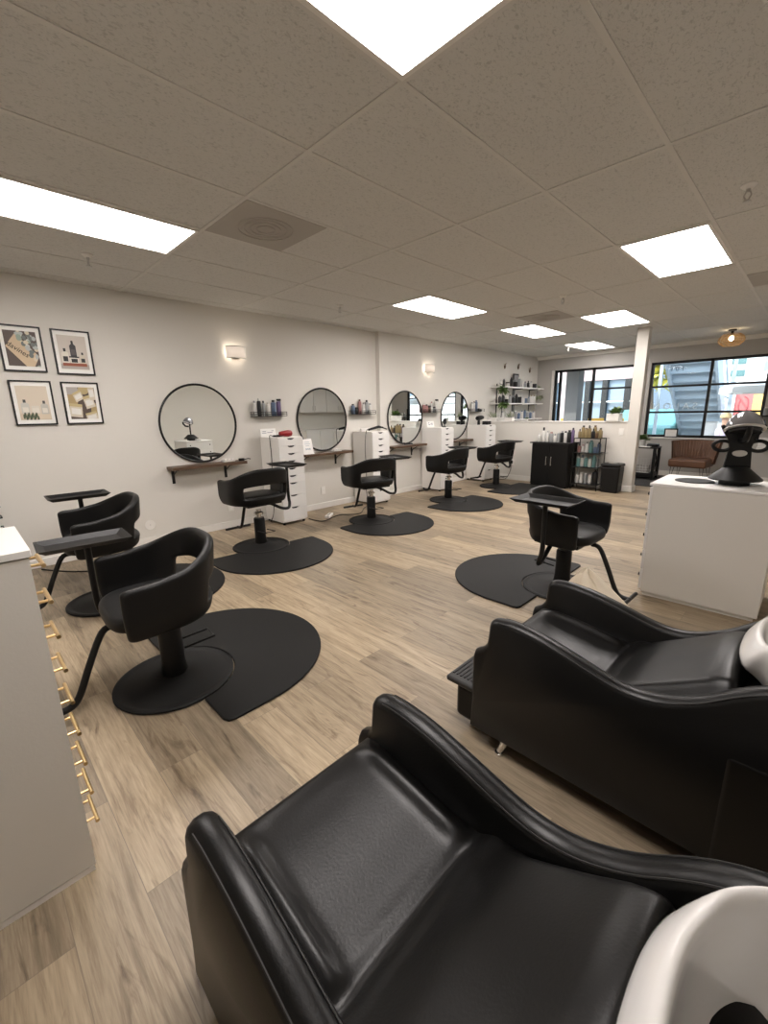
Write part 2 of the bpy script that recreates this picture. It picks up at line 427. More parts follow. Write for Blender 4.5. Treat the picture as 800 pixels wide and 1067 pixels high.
def vent(i, j, label, hy=TY / 4):
    t = thing('ceiling_vent', label, 'vent', (GX + (i + .5) * TX, GY + j * TY + hy, H_CEIL), 0, None)
    MB().bb((-TX / 2 + .014, -hy + .014, -.006), (TX / 2 - .014, hy - .014, 0)).build('panel', M_VENT, t)
    s = MB()
    for r_ in (.06, .10, .14, .18): s.tube([(r_ * math.cos(a * PI / 16), r_ * math.sin(a * PI / 16), -.008) for a in range(32)], .003, 6, True)
    s.build('slat', M_VENT, t)
vent(-4, 0, 'grey square ceiling vent beside the long light above the pictures')
vent(-4, 3.5, 'grey square ceiling vent in the middle of the ceiling between two far lights')
vent(0, 3.45, 'grey square ceiling vent at the right edge near the hanging lamp')
def sprinkler(x, y, label):
    t = thing('fire_sprinkler', label, 'sprinkler', (x, y, H_CEIL), 0, 'ceiling sprinkler heads')
    MB().lathe([(.0001, -.0), (.038, -.0), (.04, -.006), (.022, -.022), (.0001, -.024)]).build('escutcheon', M_TRIM, t, smooth=True)
    b_ = MB().cyl((0, 0, -.02), (0, 0, -.04), .011); b_.tube([(.010, 0, -.035), (.017, 0, -.055), (.006, 0, -.078)], .0035, 6); b_.tube([(-.010, 0, -.035), (-.017, 0, -.055), (-.006, 0, -.078)], .0035, 6); b_.cyl((0, 0, -.076), (0, 0, -.083), .008)
    b_.build('frame', M_STEEL, t, smooth=True)
    MB().lathe([(.0001, -.083), (.02, -.083), (.021, -.086), (.0001, -.088)]).build('deflector', M_STEEL, t, smooth=True)
sprinkler(-4.16, .99, 'ceiling sprinkler head under the long light panel above the pictures')
sprinkler(-4.14, 3.47, 'ceiling sprinkler head above the second round mirror')
sprinkler(-.47, 3.45, 'ceiling sprinkler head at the right edge above the hood dryer')
sprinkler(-2.20, 5.07, 'ceiling sprinkler head between the two middle light panels')
sprinkler(-3.77, 9.1, 'farthest ceiling sprinkler head beyond the half wall')
# pendant
t = thing('pendant_lamp', 'small woven rattan ceiling lamp near the front window', 'lamp', (-1.2, 9.4, H_CEIL))
MB().lathe([(.0001, 0), (.06, 0), (.06, -.02), (.02, -.03), (.02, -.075), (.0001, -.075)]).build('canopy', M_BLACK, t, smooth=True)
s = MB()
for k in range(9):
    u = k / 8; z = -.075 - .175 * u; rr = .085 + .095 * math.sin(PI * (.10 + .80 * u))
    s.tube([(rr * math.cos(a * PI / 14), rr * math.sin(a * PI / 14), z + .004 * math.sin(a * 2.6 + k)) for a in range(28)], .005, 6, True)
for a in range(10):
    A = a * PI / 5
    s.tube([((.085 + .095 * math.sin(PI * (.1 + .8 * u / 8))) * math.cos(A), (.085 + .095 * math.sin(PI * (.1 + .8 * u / 8))) * math.sin(A), -.075 - .175 * u / 8) for u in range(9)], .004, 5)
s.build('shade', M_RATTAN, t, smooth=True)
MB().ball((0, 0, -.14), .038).build('bulb', M_BULB, t, smooth=True)

# ================================================================== LEFT WALL
def picture(y0, y1, z0, z1, label, shapes):
    x = XL1
    t = thing('framed_picture', label, 'picture', (x, (y0 + y1) / 2, (z0 + z1) / 2), 0, 'four framed pictures on the left wall')
    w_, h_ = (y1 - y0) / 2, (z1 - z0) / 2; fr = .013
    f = MB(); f.bb((0, -w_, -h_), (.022, w_, -h_ + fr)); f.bb((0, -w_, h_ - fr), (.022, w_, h_)); f.bb((0, -w_, -h_ + fr), (.022, -w_ + fr, h_ - fr)); f.bb((0, w_ - fr, -h_ + fr), (.022, w_, h_ - fr))
    f.build('frame', M_BLACK, t)
    MB().bb((.002, -w_ + fr, -h_ + fr), (.012, w_ - fr, h_ - fr)).build('mount', M_PAPER, t)
    p = MB(); mats = []; iw, ih = w_ * .74, h_ * .76
    def clip(poly):
        def cut(P, ax, sgn):
            o = []
            for a_, b_ in zip(P, P[1:] + P[:1]):
                da, db = 1 - sgn * a_[ax], 1 - sgn * b_[ax]
                if da >= 0: o.append(a_)
                if da * db < 0:
                    k = da / (da - db); o.append((a_[0] + k * (b_[0] - a_[0]), a_[1] + k * (b_[1] - a_[1])))
            return o
        for ax in (0, 1):
            for sg in (1, -1):
                if len(poly) >= 3: poly = cut(poly, ax, sg)
        return poly
    for k, (poly_, colr) in enumerate(shapes):
        mm = mat('print_%02x%02x%02x' % tuple(int(255 * v) for v in colr), colr, .6)
        if mm not in mats: mats.append(mm)
        poly_ = clip(list(poly_))
        if len(poly_) < 3: continue
        p.add([(.0125 + .0002 * k, q[0] * iw, q[1] * ih) for q in poly_], [tuple(range(len(poly_)))], mats.index(mm))
    p.build('print', mats, t, norm=False)
    return t, iw, ih
def rect(a, b, c_, d, rot=0, ctr=None):
    P = [(a, b), (c_, b), (c_, d), (a, d)]
    if rot:
        cx, cy = ctr or ((a + c_) / 2, (b + d) / 2); cs, sn = math.cos(rot), math.sin(rot)
        P = [(cx + cs * (x - cx) - sn * (y - cy), cy + sn * (x - cx) + cs * (y - cy)) for x, y in P]
    return P
def ell(cx, cy, rx, ry, n=14): return [(cx + rx * math.cos(2 * PI * k / n), cy + ry * math.sin(2 * PI * k / n)) for k in range(n)]
W_, K_, T_, G_ = (.72, .68, .60), (.03, .028, .03), (.58, .43, .27), (.20, .24, .20)
shp = [(rect(-1, -1, 1, 1), (.10, .075, .065)), ([(-1, .1), (-.3, .85), (1, -.4), (.6, -1), (.1, -1)], (.62, .48, .32))]
random.seed(3)
for k in range(34):
    u = random.random(); x = -.2 + 1.2 * random.random(); y = .95 - 1.7 * random.random() * (x + .35)
    shp.append((ell(x, y, .10 + .08 * random.random(), .08 + .08 * random.random(), 9), random.choice([(.62, .62, .58), (.30, .36, .30), (.16, .18, .17), (.66, .58, .44), (.45, .48, .47)])))
tp, iw, ih = picture(.44, .745, 1.81, 2.20, 'top left framed picture, wooden tray with pale flowers and lettering', shp)
tx = text_mesh('lettering', 'davines', .058, M_BLACK, tp, .0003); tx.location = (.0205, -.03, -.010); tx.rotation_euler = (R(90), R(0), R(90)); tx.rotation_euler = (Matrix.Rotation(R(90), 3, 'Z') @ Matrix.Rotation(R(90), 3, 'X') @ Matrix.Rotation(R(-38), 3, 'Z')).to_euler()
def bot(cx, y0, w_, h_, c_, cap, lab):
    return [(rect(cx - w_, y0, cx + w_, y0 + h_ * .68), c_), ([(cx - w_, y0 + h_ * .68), (cx + w_, y0 + h_ * .68), (cx + w_ * .35, y0 + h_ * .8), (cx - w_ * .35, y0 + h_ * .8)], c_), (rect(cx - w_ * .35, y0 + h_ * .78, cx + w_ * .35, y0 + h_), cap), (rect(cx - w_ * .7, y0 + h_ * .1, cx + w_ * .7, y0 + h_ * .45), lab)]
shp = [(rect(-1, -1, 1, 1), (.60, .545, .49)), (rect(-1, -.95, 1, -.68), (.42, .37, .33)), (rect(-.85, -.80, .85, -.62), (.30, .085, .045))]
shp += bot(-.6, -.62, .24, .85, W_, K_, K_) + bot(.62, -.62, .20, .66, (.62, .56, .46), K_, K_) + [(rect(-.3, -.62, .3, -.3), W_), (rect(-.22, -.58, .22, -.36), K_), (rect(-.36, -.30, .36, -.22), K_)] + bot(0, -.22, .22, .92, (.05, .045, .05), K_, (.10, .09, .09))
picture(.817, 1.12, 1.80, 2.20, 'top right framed picture, dark dropper bottle on stacked jars', shp)
shp = [(rect(-1, -1, 1, 1), (.66, .58, .47)), (rect(-1, -1, 1, -.6), (.60, .51, .39)), (rect(-.1, -.95, .95, -.62), (.68, .58, .44))]
shp += bot(-.58, -.62, .26, .82, (.56, .55, .50), (.06, .06, .06), W_) + bot(.66, -.66, .24, .80, (.52, .50, .45), (.08, .08, .08), W_) + [(rect(-.2, -.64, .32, -.16), (.66, .62, .54)), (rect(-.16, -.56, .28, -.3), W_)]
for k in range(12): shp.append((ell(-.75 + .08 * k, -.8 + .12 * math.sin(k * 2.1), .07, .15, 8), (.08, .10, .06)))
picture(.445, .75, 1.34, 1.735, 'bottom left framed picture, pale bottles in front of cream backdrop', shp)
shp = [(rect(-1, -1, 1, 1), (.09, .065, .05)), (ell(-.7, .2, .4, .45), (.42, .31, .15)), (ell(.2, .85, .4, .3), (.46, .36, .18)), (ell(.9, -.5, .35, .5), (.40, .30, .14)), (rect(-1, .55, -.2, 1), (.40, .37, .34))]
for cx, cy, rx, ry, ro in ((-.25, .45, .32, .3, .4), (.5, .1, .36, .4, .25), (-.55, -.45, .45, .42, -.1), (.55, -.85, .42, .28, .2), (.75, .7, .22, .5, .1)):
    shp += [(rect(cx - rx, cy - ry, cx + rx, cy + ry, ro), (.62, .56, .45)), (rect(cx - rx, cy + ry * .55, cx + rx, cy + ry, ro, (cx, cy)), (.52, .42, .22)), (rect(cx - rx * .75, cy - ry * .6, cx + rx * .75, cy + ry * .3, ro, (cx, cy)), (.74, .72, .68))]
picture(.822, 1.124, 1.34, 1.732, 'bottom right framed picture, heap of cream jars and tubes', shp)

def sconce(y, z, label, x):
    t = thing('wall_sconce', label, 'wall light', (x, y, z), 0, 'square glass wall sconces')
    MB().bb((0, -.05, -.06), (.02, .05, .06)).build('back_plate', M_STEEL, t, bevel=.003)
    sh = MB()
    rows = []
    for z_ in (-.062, .062): rows.append([(.105 * math.cos(a) * .95 + .012, .125 * math.sin(a), z_) for a in [R(-80 + 160 * k / 14) for k in range(15)]])
    sh.grid(rows)
    sh.build('shade', mat('smoky_shade', (.50, .42, .36), .25, emit=(1, .85, .70), estr=.22), t, smooth=True, solid=.004)
    for yy in (-.06, .03):
        g_ = MB().ball((.05, yy, .0), .026, sc=(1, 1, 1.4)); g_.build('bulb', M_SCGLASS, t, smooth=True)
    fr = MB()
    for z_ in (-.066, .066): fr.tube([(.105 * math.cos(a) * .95 + .012, .127 * math.sin(a), z_) for a in [R(-80 + 160 * k / 14) for k in range(15)]], .004, 6)
    fr.build('rim', M_STEEL, t, smooth=True)
sconce(2.605, 2.125, 'lit wall sconce above the first mirror and rack', XL1)
sconce(6.19, 2.13, 'lit wall sconce above the third and fourth mirrors', XL2)

def mirror(y, z, r, label, x):
    t = thing('round_mirror', label, 'mirror', (x, y, z), 0, 'four round black framed wall mirrors')
    n = 64
    MB().tube([(.016, r * math.cos(2 * PI * k / n), r * math.sin(2 * PI * k / n)) for k in range(n)], .012, 8, True).build('frame', M_BLACK, t, smooth=True)
    MB().cyl((.004, 0, 0), (.014, 0, 0), r - .004, n=n).build('glass', M_MIRROR, t)
mirror(2.085, 1.305, .440, 'round mirror above the first wall shelf, nearest to the framed pictures', XL1)
mirror(3.87, 1.305, .440, 'second round mirror, between the two wire racks left of the wall corner', XL1)
mirror(5.575, 1.298, .438, 'third round mirror, just right of the wall corner', XL2)
mirror(7.02, 1.30, .445, 'fourth round mirror, farthest along the left wall', XL2)

def wall_shelf(y0, y1, label, x, zt=.845):
    t = thing('wall_shelf', label, 'shelf', (x, (y0 + y1) / 2, zt), 0, 'dark wood shelves under the mirrors')
    hw = (y1 - y0) / 2
    MB().bb((0, -hw, -.035), (.20, hw, 0)).build('plank', M_SHELFWOOD, t, bevel=.004)
    for yy in (-hw + .06, hw - .20):
        b_ = MB(); b_.bb((0, yy - .016, -.20), (.006, yy + .016, -.036)); b_.bb((0, yy - .016, -.042), (.17, yy + .016, -.036))
        b_.tube([(.006, yy, -.17), (.03, yy, -.10), (.13, yy, -.045)], .006, 6)
        b_.build('bracket', M_BLACK, t)
wall_shelf(1.66, 2.54, 'walnut wall shelf below the first mirror', XL1)
wall_shelf(3.41, 4.28, 'walnut wall shelf below the second mirror, with a white sign on it', XL1)
wall_shelf(5.08, 5.94, 'walnut wall shelf below the third mirror', XL2)
wall_shelf(6.62, 7.40, 'walnut wall shelf below the fourth mirror', XL2)

# ------------------------------------------------------------------ bottles
def prof(kind, r, h):
    if kind == 'round': return [(.0001, 0), (r * .92, 0), (r, .006), (r, h * .62), (r * .9, h * .70), (r * .4, h * .76), (r * .38, h * .80), (.0001, h * .80)]
    if kind == 'jar': return [(.0001, 0), (r * .95, 0), (r, .006), (r, h * .68), (r * .9, h * .72), (.0001, h * .72)]
    if kind == 'tube': return [(.0001, 0), (r * .8, 0), (r * .82, h * .14), (r, h * .16), (r * .95, h * .7), (r * .5, h * .99), (.0001, h)]
    return [(.0001, 0), (r * .95, 0), (r, .005), (r, h * .80), (r * .92, h * .84), (r * .6, h * .86), (.0001, h * .86)]
BOT_CACHE = {}
def bottle(kind, r, h, colr, capc, loc, label, group, rz=0):
    key = (kind, round(r, 4), round(h, 3), colr, capc)
    if key in BOT_CACHE: return dup(BOT_CACHE[key], loc, rz, label, group)
    mb = mat('bottle_%02x%02x%02x' % tuple(int(255 * v) for v in colr), colr, .3)
    mc = mat('cap_%02x%02x%02x' % tuple(int(255 * v) for v in capc), capc, .35)
    t = thing('bottle' if kind != 'jar' else 'jar', label, 'bottle' if kind != 'jar' else 'jar', loc, rz, group)
    k = 'can' if kind in ('spray',) else kind
    MB().lathe(prof(kind, r, h), n=16).build('body', mb, t, smooth=True)
    cp = MB()
    if kind == 'round': cp.lathe([(.0001, h * .79), (r * .45, h * .79), (r * .42, h), (.0001, h)], n=12)
    elif kind == 'jar': cp.lathe([(.0001, h * .72), (r * 1.02, h * .72), (r * 1.02, h), (.0001, h)], n=14)
    elif kind == 'tube': cp.lathe([(.0001, .0), (r * .84, .0), (r * .84, h * .15), (.0001, h * .15)], n=12)
    elif kind == 'pump':
        cp.lathe([(.0001, h * .85), (r * .5, h * .85), (r * .45, h * .91), (r * .14, h * .92), (r * .14, h * .97), (.0001, h * .97)], n=12); cp.bb((-r * .3, -.006, h * .96), (r * .9, .006, h))
    elif kind == 'spray':
        cp.lathe([(.0001, h * .84), (r * .62, h * .84), (r * .55, h), (.0001, h)], n=12)
    elif kind == 'trigger':
        cp.lathe([(.0001, h * .80), (r * .45, h * .80), (r * .4, h * .9), (.0001, h * .9)], n=12); cp.bb((-r * .8, -.012, h * .89), (r * 1.1, .012, h)); cp.bb((r * .75, -.006, h * .78), (r * 1.0, .006, h * .9))
    else: cp.lathe([(.0001, h * .85), (r * .62, h * .85), (r * .62, h), (.0001, h)], n=12)
    cp.build('cap', mc, t, smooth=True)
    BOT_CACHE[key] = t
    return t
CW, CK, CG, CT = (.66, .65, .62), (.012, .012, .013), (.30, .31, .315), (.13, .255, .25)
CB, CP, CV, CY, CA = (.11, .155, .24), (.33, .17, .16), (.13, .09, .18), (.26, .20, .10), (.13, .075, .04)
CN = {CW: 'white', CK: 'black', CG: 'grey', CT: 'teal', CB: 'blue', CP: 'pink', CV: 'purple', CY: 'golden', CA: 'amber'}
KN = {'round': 'bottle', 'jar': 'jar', 'tube': 'squeeze tube', 'pump': 'pump bottle', 'spray': 'spray can', 'trigger': 'trigger spray bottle', 'cap': 'capped bottle'}
def row_of(specs, p0, p1, where, group):
    """specs: (kind, r, h, colour, cap colour) spread from p0 to p1; label by colour and order"""
    L = (Vector(p1) - Vector(p0)).length; tot = sum(2.12 * q[1] for q in specs)
    if tot > L: specs = [(q[0], round(q[1] * L / tot, 4), q[2], q[3], q[4]) for q in specs]; tot = sum(2.12 * q[1] for q in specs)
    gap = (L - tot) / len(specs); pos = 0
    for k, (kind, r, h, c1, c2) in enumerate(specs):
        u = (pos + gap / 2 + 1.06 * r) / L; pos += gap + 2.12 * r
        loc = tuple(p0[i] + (p1[i] - p0[i]) * u for i in range(3))
        bottle(kind, r, h, c1, c2, loc, '%s %s, %s from left %s' % (CN[c1], KN[kind], ordn(k), where), group, random.uniform(-1, 1))

def wire_rack(y0, y1, label, x, z=1.37):
    t = thing('wire_rack', label, 'wall rack', (x, (y0 + y1) / 2, z), 0, 'black wire racks on the left wall')
    hw = (y1 - y0) / 2
    s = MB(); s.bb((0, -hw, 0), (.10, hw, .006))
    s.build('tray', M_BLACK, t)
    s = MB()
    for zz in (.03, .055): s.tube([(.004, -hw, zz), (.10, -hw, zz), (.10, hw, zz), (.004, hw, zz)], .004, 6)
    for yy in (-hw, -hw / 3, hw / 3, hw): s.tube([(.10, yy, .0), (.10, yy, .055)], .004, 6)
    s.build('rail', M_BLACK, t)
wire_rack(2.74, 3.215, 'black wire rack above the tower with the red hair dryer', XL1)
wire_rack(4.37, 4.86, 'black wire rack just left of the wall corner', XL1)
wire_rack(5.97, 6.46, 'black wire rack between the third and fourth mirrors', XL2)
wire_rack(7.485, 7.93, 'black wire rack right of the fourth mirror', XL2)
gr = 'bottles in the wire wall racks'
row_of([('spray', .022, .19, CW, CG), ('spray', .024, .22, CK, CW), ('spray', .02, .19, CG, CK), ('cap', .028, .17, CW, CW), ('cap', .03, .20, CB, CK), ('trigger', .03, .215, CV, CK)], (XL1 + .05, 2.75, 1.377), (XL1 + .05, 3.17, 1.377), 'in the rack above the red hair dryer', gr)
row_of([('cap', .03, .15, CB, CK), ('jar', .025, .10, CK, CK), ('spray', .026, .22, CP, CA), ('pump', .03, .17, CW, CK), ('spray', .028, .21, CG, CK), ('cap', .026, .16, CW, CG)], (XL1 + .05, 4.39, 1.377), (XL1 + .05, 4.82, 1.377), 'in the rack left of the wall corner', gr)
row_of([('cap', .03, .16, CP, CW), ('cap', .028, .14, CP, CK), ('jar', .032, .12, CA, CK), ('spray', .022, .19, CW, CP), ('jar', .03, .10, CG, CK), ('trigger', .03, .23, CW, CK)], (XL2 + .05, 5.99, 1.377), (XL2 + .05, 6.42, 1.377), 'in the rack between third and fourth mirrors', gr)
row_of([('cap', .03, .18, CW, CG), ('spray', .022, .20, CW, CA), ('spray', .03, .22, CB, CB), ('jar', .03, .06, CK, CK), ('jar', .03, .05, CK, CG)], (XL2 + .05, 7.50, 1.377), (XL2 + .05, 7.90, 1.377), 'in the rack right of the fourth mirror', gr)

# ------------------------------------------------------------------ drawer towers (front faces +x), origin at back-centre floor
def drawer_tower(x, y, label):
    t = thing('drawer_tower', label, 'drawer unit', (x, y, 0), 0, 'tall white drawer towers along the left wall')
    D, Wd, Ht = .46, .36, 1.115; hw = Wd / 2
    b_ = MB(); b_.bb((.02, -hw, .03), (D - .02, hw, Ht)); b_.build('body', M_WHITE, t, bevel=.002)
    for yy in (-hw + .03, hw - .03):
        for xx in (.05, D - .05): MB().cyl((xx, yy, 0), (xx, yy, .03), .018, n=10).build('foot', M_BLACKPL, t)
    z = Ht - .012
    hs = [.094] * 6 + [.158] * 3; hs[-1] = z - .045 - sum(hs[:-1]) - 0
    for h_ in hs:
        d = MB(); zc = z - h_ / 2; z0, z1 = z - h_ + .003, z
        n = 8; hs_ = .055; dp = .022           # cut-out at the top edge
        top = [(-hw + .002, z1), (-hs_, z1)] + [(-hs_ * math.cos(PI * k / n), z1 - dp * math.sin(PI * k / n)) for k in range(1, n)] + [(hs_, z1), (hw - .002, z1)]
        poly_ = [(hw - .002, z0), (-hw + .002, z0)] + top
        for k in range(len(top) - 1):
            a_, c_ = top[k], top[k + 1]
            v = []
            for xx in (D - .02, D):
                v += [(xx, a_[0], z0), (xx, c_[0], z0), (xx, c_[0], c_[1]), (xx, a_[0], a_[1])]
            d.add(v, [(4, 5, 6, 7), (3, 2, 1, 0), (3, 7, 6, 2), (0, 1, 5, 4)])
        v = [(xx, yy, zz) for xx in (D - .02, D) for yy in (-hw + .002, hw - .002) for zz in (z0, z1)]
        d.add(v, [(0, 4, 5, 1), (2, 3, 7, 6)])
        dr = d.build('drawer', M_WHITE2, t, norm=False, weld=True)
        MB().bb((D - .021, -hs_ - .004, z1 - dp - .004), (D - .0195, hs_ + .004, z1)).build('handle_slot', mat('drawer_shadow_gap', (.03, .03, .03), .8), dr)
        z -= h_
    return t
tw = drawer_tower(-4.82, -.29, 'white drawer tower with dark pulls at the extreme left edge behind the gold handled chest'); tw.rotation_euler = (0, 0, R(90))
z = 1.115 - .012
for h_ in [.094] * 6 + [.158] * 2 + [.17]:
    MB().tube([(.46, -.06, z - .045), (.485, -.06, z - .045), (.485, .06, z - .045), (.46, .06, z - .045)], .006, 8).build('handle', M_BLACK, tw, smooth=True); z -= h_
drawer_tower(XL1 + .012, 3.01, 'white drawer tower with the red hair dryer on top')
drawer_tower(XL1 + .012, 4.60, 'white drawer tower at the wall corner with black styling tools on top')
drawer_tower(XL2 + .012, 6.17, 'white drawer tower between the third and fourth mirrors')
drawer_tower(XL2 + .012, 7.60, 'white drawer tower in the corner by the half wall')

# things on towers and shelves
ZT = 1.115
t = thing('hair_dryer', 'red hair dryer with black cord on the first drawer tower', 'hair dryer', (XL1 + .40, 2.99, ZT + .045))
s = MB(); s.tube([(0, -.09, .0), (0, -.05, .0), (0, .03, .0), (0, .07, .0), (0, .085, 0)], [.025, .034, .042, .036, .02], 16); s.build('barrel', M_RED, t, smooth=True)
s = MB(); s.tube([(.0, .03, -.01), (-.03, -.0, -.02), (-.08, -.08, -.03), (-.10, -.13, -.03)], [.018, .016, .014, .012], 10); s.build('handle', M_BLACKPL, t, smooth=True)
s = MB(); s.tube(crom([(-.10, -.13, -.03), (-.10, -.17, -.02), (-.06, -.20, -.06), (-.04, -.205, -.25), (-.05, -.205, -.45), (-.06, -.205, -.7), (-.10, -.20, -1.0), (-.16, -.22, -1.13)], 6), .005, 6); s.build('cord', M_BLACKPL, t, smooth=True)
t = thing('paper_card', 'small printed card leaning behind the red hair dryer', 'card', (XL1 + .13, 2.90, ZT))
MB().box((0, 0, .052), (.004, .22, .105), M=Matrix.Rotation(R(-12), 3, 'Y')).build('card', M_PAPER, t)
s = MB()
for k, (y_, z_, w_) in enumerate(((-.06, .07, .05), (-.06, .05, .06), (.02, .055, .07), (.03, .03, .04), (.06, .075, .03))): s.box((.0035 - .0, y_, z_), (.004, w_, .006), M=Matrix.Rotation(R(-12), 3, 'Y'))
s.build('print', mat('card_print', (.25, .25, .32), .7), t)
# curling iron etc. on tower 2
t = thing('styling_iron', 'black curling iron with its cord on the second drawer tower', 'styling iron', (XL1 + .36, 4.60, ZT + .03))
s = MB(); s.tube([(0, -.15, 0), (0, -.02, .02), (0, .06, .035), (0, .16, .02)], [.016, .02, .022, .012], 10); s.build('handle', M_BLACKPL, t, smooth=True)
MB().tube([(0, .15, .02), (.02, .22, -.005)], .01, 8).build('barrel', M_DARKGREY, t, smooth=True)
MB().tube(crom([(0, -.15, 0), (.01, -.19, .0), (.0, -.212, -.08), (-.02, -.212, -.3), (.0, -.215, -.6), (-.02, -.21, -.9), (.05, -.24, -1.12)], 6), .005, 6).build('cord', M_BLACKPL, t, smooth=True)
t = thing('hair_straightener', 'white hair straightener lying behind the curling iron', 'hair straightener', (XL1 + .18, 4.56, ZT + .012))
MB().box((0, 0, .0), (.035, .26, .022), rz=.1).build('plate', M_WHITE, t, bevel=.006); MB().box((.0, .0, .024), (.034, .26, .022), rz=.16).build('plate', M_WHITE, t, bevel=.006)
t = thing('paper_card', 'small printed card on the third drawer tower', 'card', (XL2 + .14, 6.10, ZT))
MB().box((0, 0, .055), (.004, .20, .11), M=Matrix.Rotation(R(-12), 3, 'Y')).build('card', M_PAPER, t)
s = MB()
for y_, z_, w_ in ((-.05, .08, .03), (-.03, .05, .05), (.03, .07, .05), (.04, .045, .03)): s.box((.0035, y_, z_), (.004, w_, .012), M=Matrix.Rotation(R(-12), 3, 'Y'))
s.build('print', mat('card_print', (.25, .25, .32), .7), t)
t = thing('hand_mirror', 'round black hand mirror standing on the third drawer tower', 'hand mirror', (XL2 + .30, 6.30, ZT))
MB().cyl((0, 0, .10), (.012, 0, .10), .055, n=24).build('mirror_back', M_BLACKPL, t, bevel=.003)
MB().lathe([(.0001, 0), (.04, 0), (.035, .01), (.009, .02), (.009, .05), (.0001, .05)], n=16).build('stand', M_BLACKPL, t, smooth=True)
t = thing('hair_dryer', 'black hair dryer standing on the corner drawer tower', 'hair dryer', (XL2 + .22, 7.56, ZT))
MB().tube([(0, -.08, .13), (0, -.02, .13), (0, .07, .14), (0, .12, .14)], [.04, .05, .045, .035], 14).build('barrel', M_BLACKPL, t, smooth=True)
MB().cyl((0, -.02, 0), (0, -.02, .11), .03, .022, 12).build('handle', M_BLACKPL, t, smooth=True)
t = thing('storage_box', 'small black box with white lid on the corner drawer tower', 'box', (XL2 + .33, 7.66, ZT))
MB().bb((-.06, -.07, 0), (.06, .07, .07)).build('base', M_BLACKPL, t, bevel=.004); MB().bb((-.063, -.073, .07), (.063, .073, .09)).build('lid', M_WHITE, t, bevel=.004)
t = thing('sign_holder', 'white acrylic sign standing on the second wall shelf', 'sign', (XL1 + .12, 3.50, .845))
MB().box((0, 0, .105), (.004, .17, .21), M=Matrix.Rotation(R(-14), 3, 'Y')).build('sheet', M_PAPER, t)
MB().bb((-.04, -.085, 0), (.04, .085, .006)).build('base', M_PAPER, t)
s = MB()
for z_, w_ in ((.165, .08), (.14, .10), (.115, .06)): s.box((.0045 - .0 - (z_ - .105) * .25, 0, z_), (.002, w_, .005), M=Matrix.Rotation(R(-14), 3, 'Y'))
for a_ in range(3): s.box((.004 + .03 * .25, -.03 + .03 * a_, .07), (.002, .018, .022), M=Matrix.Rotation(R(-14), 3, 'Y'))
s.build('print', mat('sign_print', (.35, .42, .50), .7), t)
def soap(x, y, z, label):
    t = thing('clip_tray', label, 'tray', (x, y, z))
    MB().bb((-.05, -.07, 0), (.05, .07, .022)).build('tray', M_CERAMIC, t, bevel=.006)
    for k in range(3): MB().box((0, -.04 + .04 * k, .030), (.06, .018, .016), rz=.3 * k).build('clip', M_WHITE, t, bevel=.003)
soap(XL1 + .10, 2.34, .845, 'small white clip tray on the first wall shelf')
soap(XL1 + .10, 4.02, .845, 'small white clip tray on the second wall shelf')
t = thing('iron_holder', 'small black tool holder at the right end of the first wall shelf', 'holder', (XL1 + .13, 2.50, .845))
MB().lathe([(.03, -.0), (.036, .0), (.036, .03), (.03, .03)], n=18).build('ring', M_BLACK, t, smooth=True)
MB().tube([(.0, .02, .012), (0, .09, .02), (0, .12, .012)], .006, 8).build('arm', M_BLACK, t, smooth=True)
t = thing('round_brush', 'small dark brush lying on the third wall shelf', 'brush', (XL2 + .10, 5.55, .857))
MB().tube([(0, -.1, 0), (0, 0, 0), (0, .02, 0), (0, .1, 0)], [.008, .01, .012, .012], 8).build('handle', M_BLACKPL, t, smooth=True)

# wall plates, cords
def plate(name, label, loc, axis='x', w_=.075, h_=.115, cat='wall plate', slots=True):
    t = thing(name, label, cat, loc)
    d = (.008, w_, h_) if axis == 'x' else (w_, .008, h_)
    off = (.004, 0, 0) if axis == 'x' else (0, -.004, 0)
    MB().box(off, d).build('plate', M_TRIM, t, bevel=.002)
    if slots:
        s = MB()
        for zz in (-.026, .026):
            o_ = (.0085, 0, zz) if axis == 'x' else (0, -.0085, zz)
            s.box(o_, (.002, .03, .026) if axis == 'x' else (.03, .002, .026))
        s.build('socket', M_PAPER, t)
    return t
plate('wall_outlet', 'white wall outlet low on the wall below the second mirror', (XL1, 3.82, .27))
plate('wall_outlet', 'white wall outlet low on the wall behind the first styling chair at the wall', (XL1, 2.36, .27))
plate('wall_outlet', 'white outlet with a black plug low on the half wall', (-4.28, Y_HALF, .36), 'y')
t = thing('power_plug', 'black plug and cord hanging from the half wall outlet', 'plug', (-4.28, Y_HALF - .01, .36))
MB().bb((-.02, -.035, -.03), (.02, 0, .035)).build('plug', M_BLACKPL, t, bevel=.005)
MB().tube(crom([(0, -.03, -.03), (.01, -.05, -.12), (-.05, -.05, -.28), (-.12, -.10, -.35), (-.45, -.12, -.352)], 6), .005, 6).build('cord', M_BLACKPL, t, smooth=True)
plate('light_switch', 'white light switch on the half wall beside the column', (-2.31, Y_HALF, 1.0), 'y', slots=False)
t = thing('wall_cover', 'round white blank cover low on the wall beside the left chair', 'wall plate', (XL1, 1.41, .22))
MB().cyl((0, 0, 0), (.008, 0, 0), .055, n=28).build('cover', M_TRIM, t, bevel=.003)
s = MB(); s.ball((.009, 0, .0), .006); s.build('screw', M_STEEL, t, smooth=True)
t = tag(MB().tube(crom([(-4.70, 3.25, .006), (-4.45, 3.3, .006), (-4.55, 3.65, .006), (-4.4, 3.9, .006), (-4.62, 4.2, .006), (-4.7, 4.4, .006)], 8), .006, 6).build('extension_cable', M_BLACKPL, smooth=True), 'black cord on the floor between the first two drawer towers', 'cord')
t = thing('power_strip', 'small white power strip on the floor under the second shelf', 'power strip', (-4.60, 3.52, 0), .6)
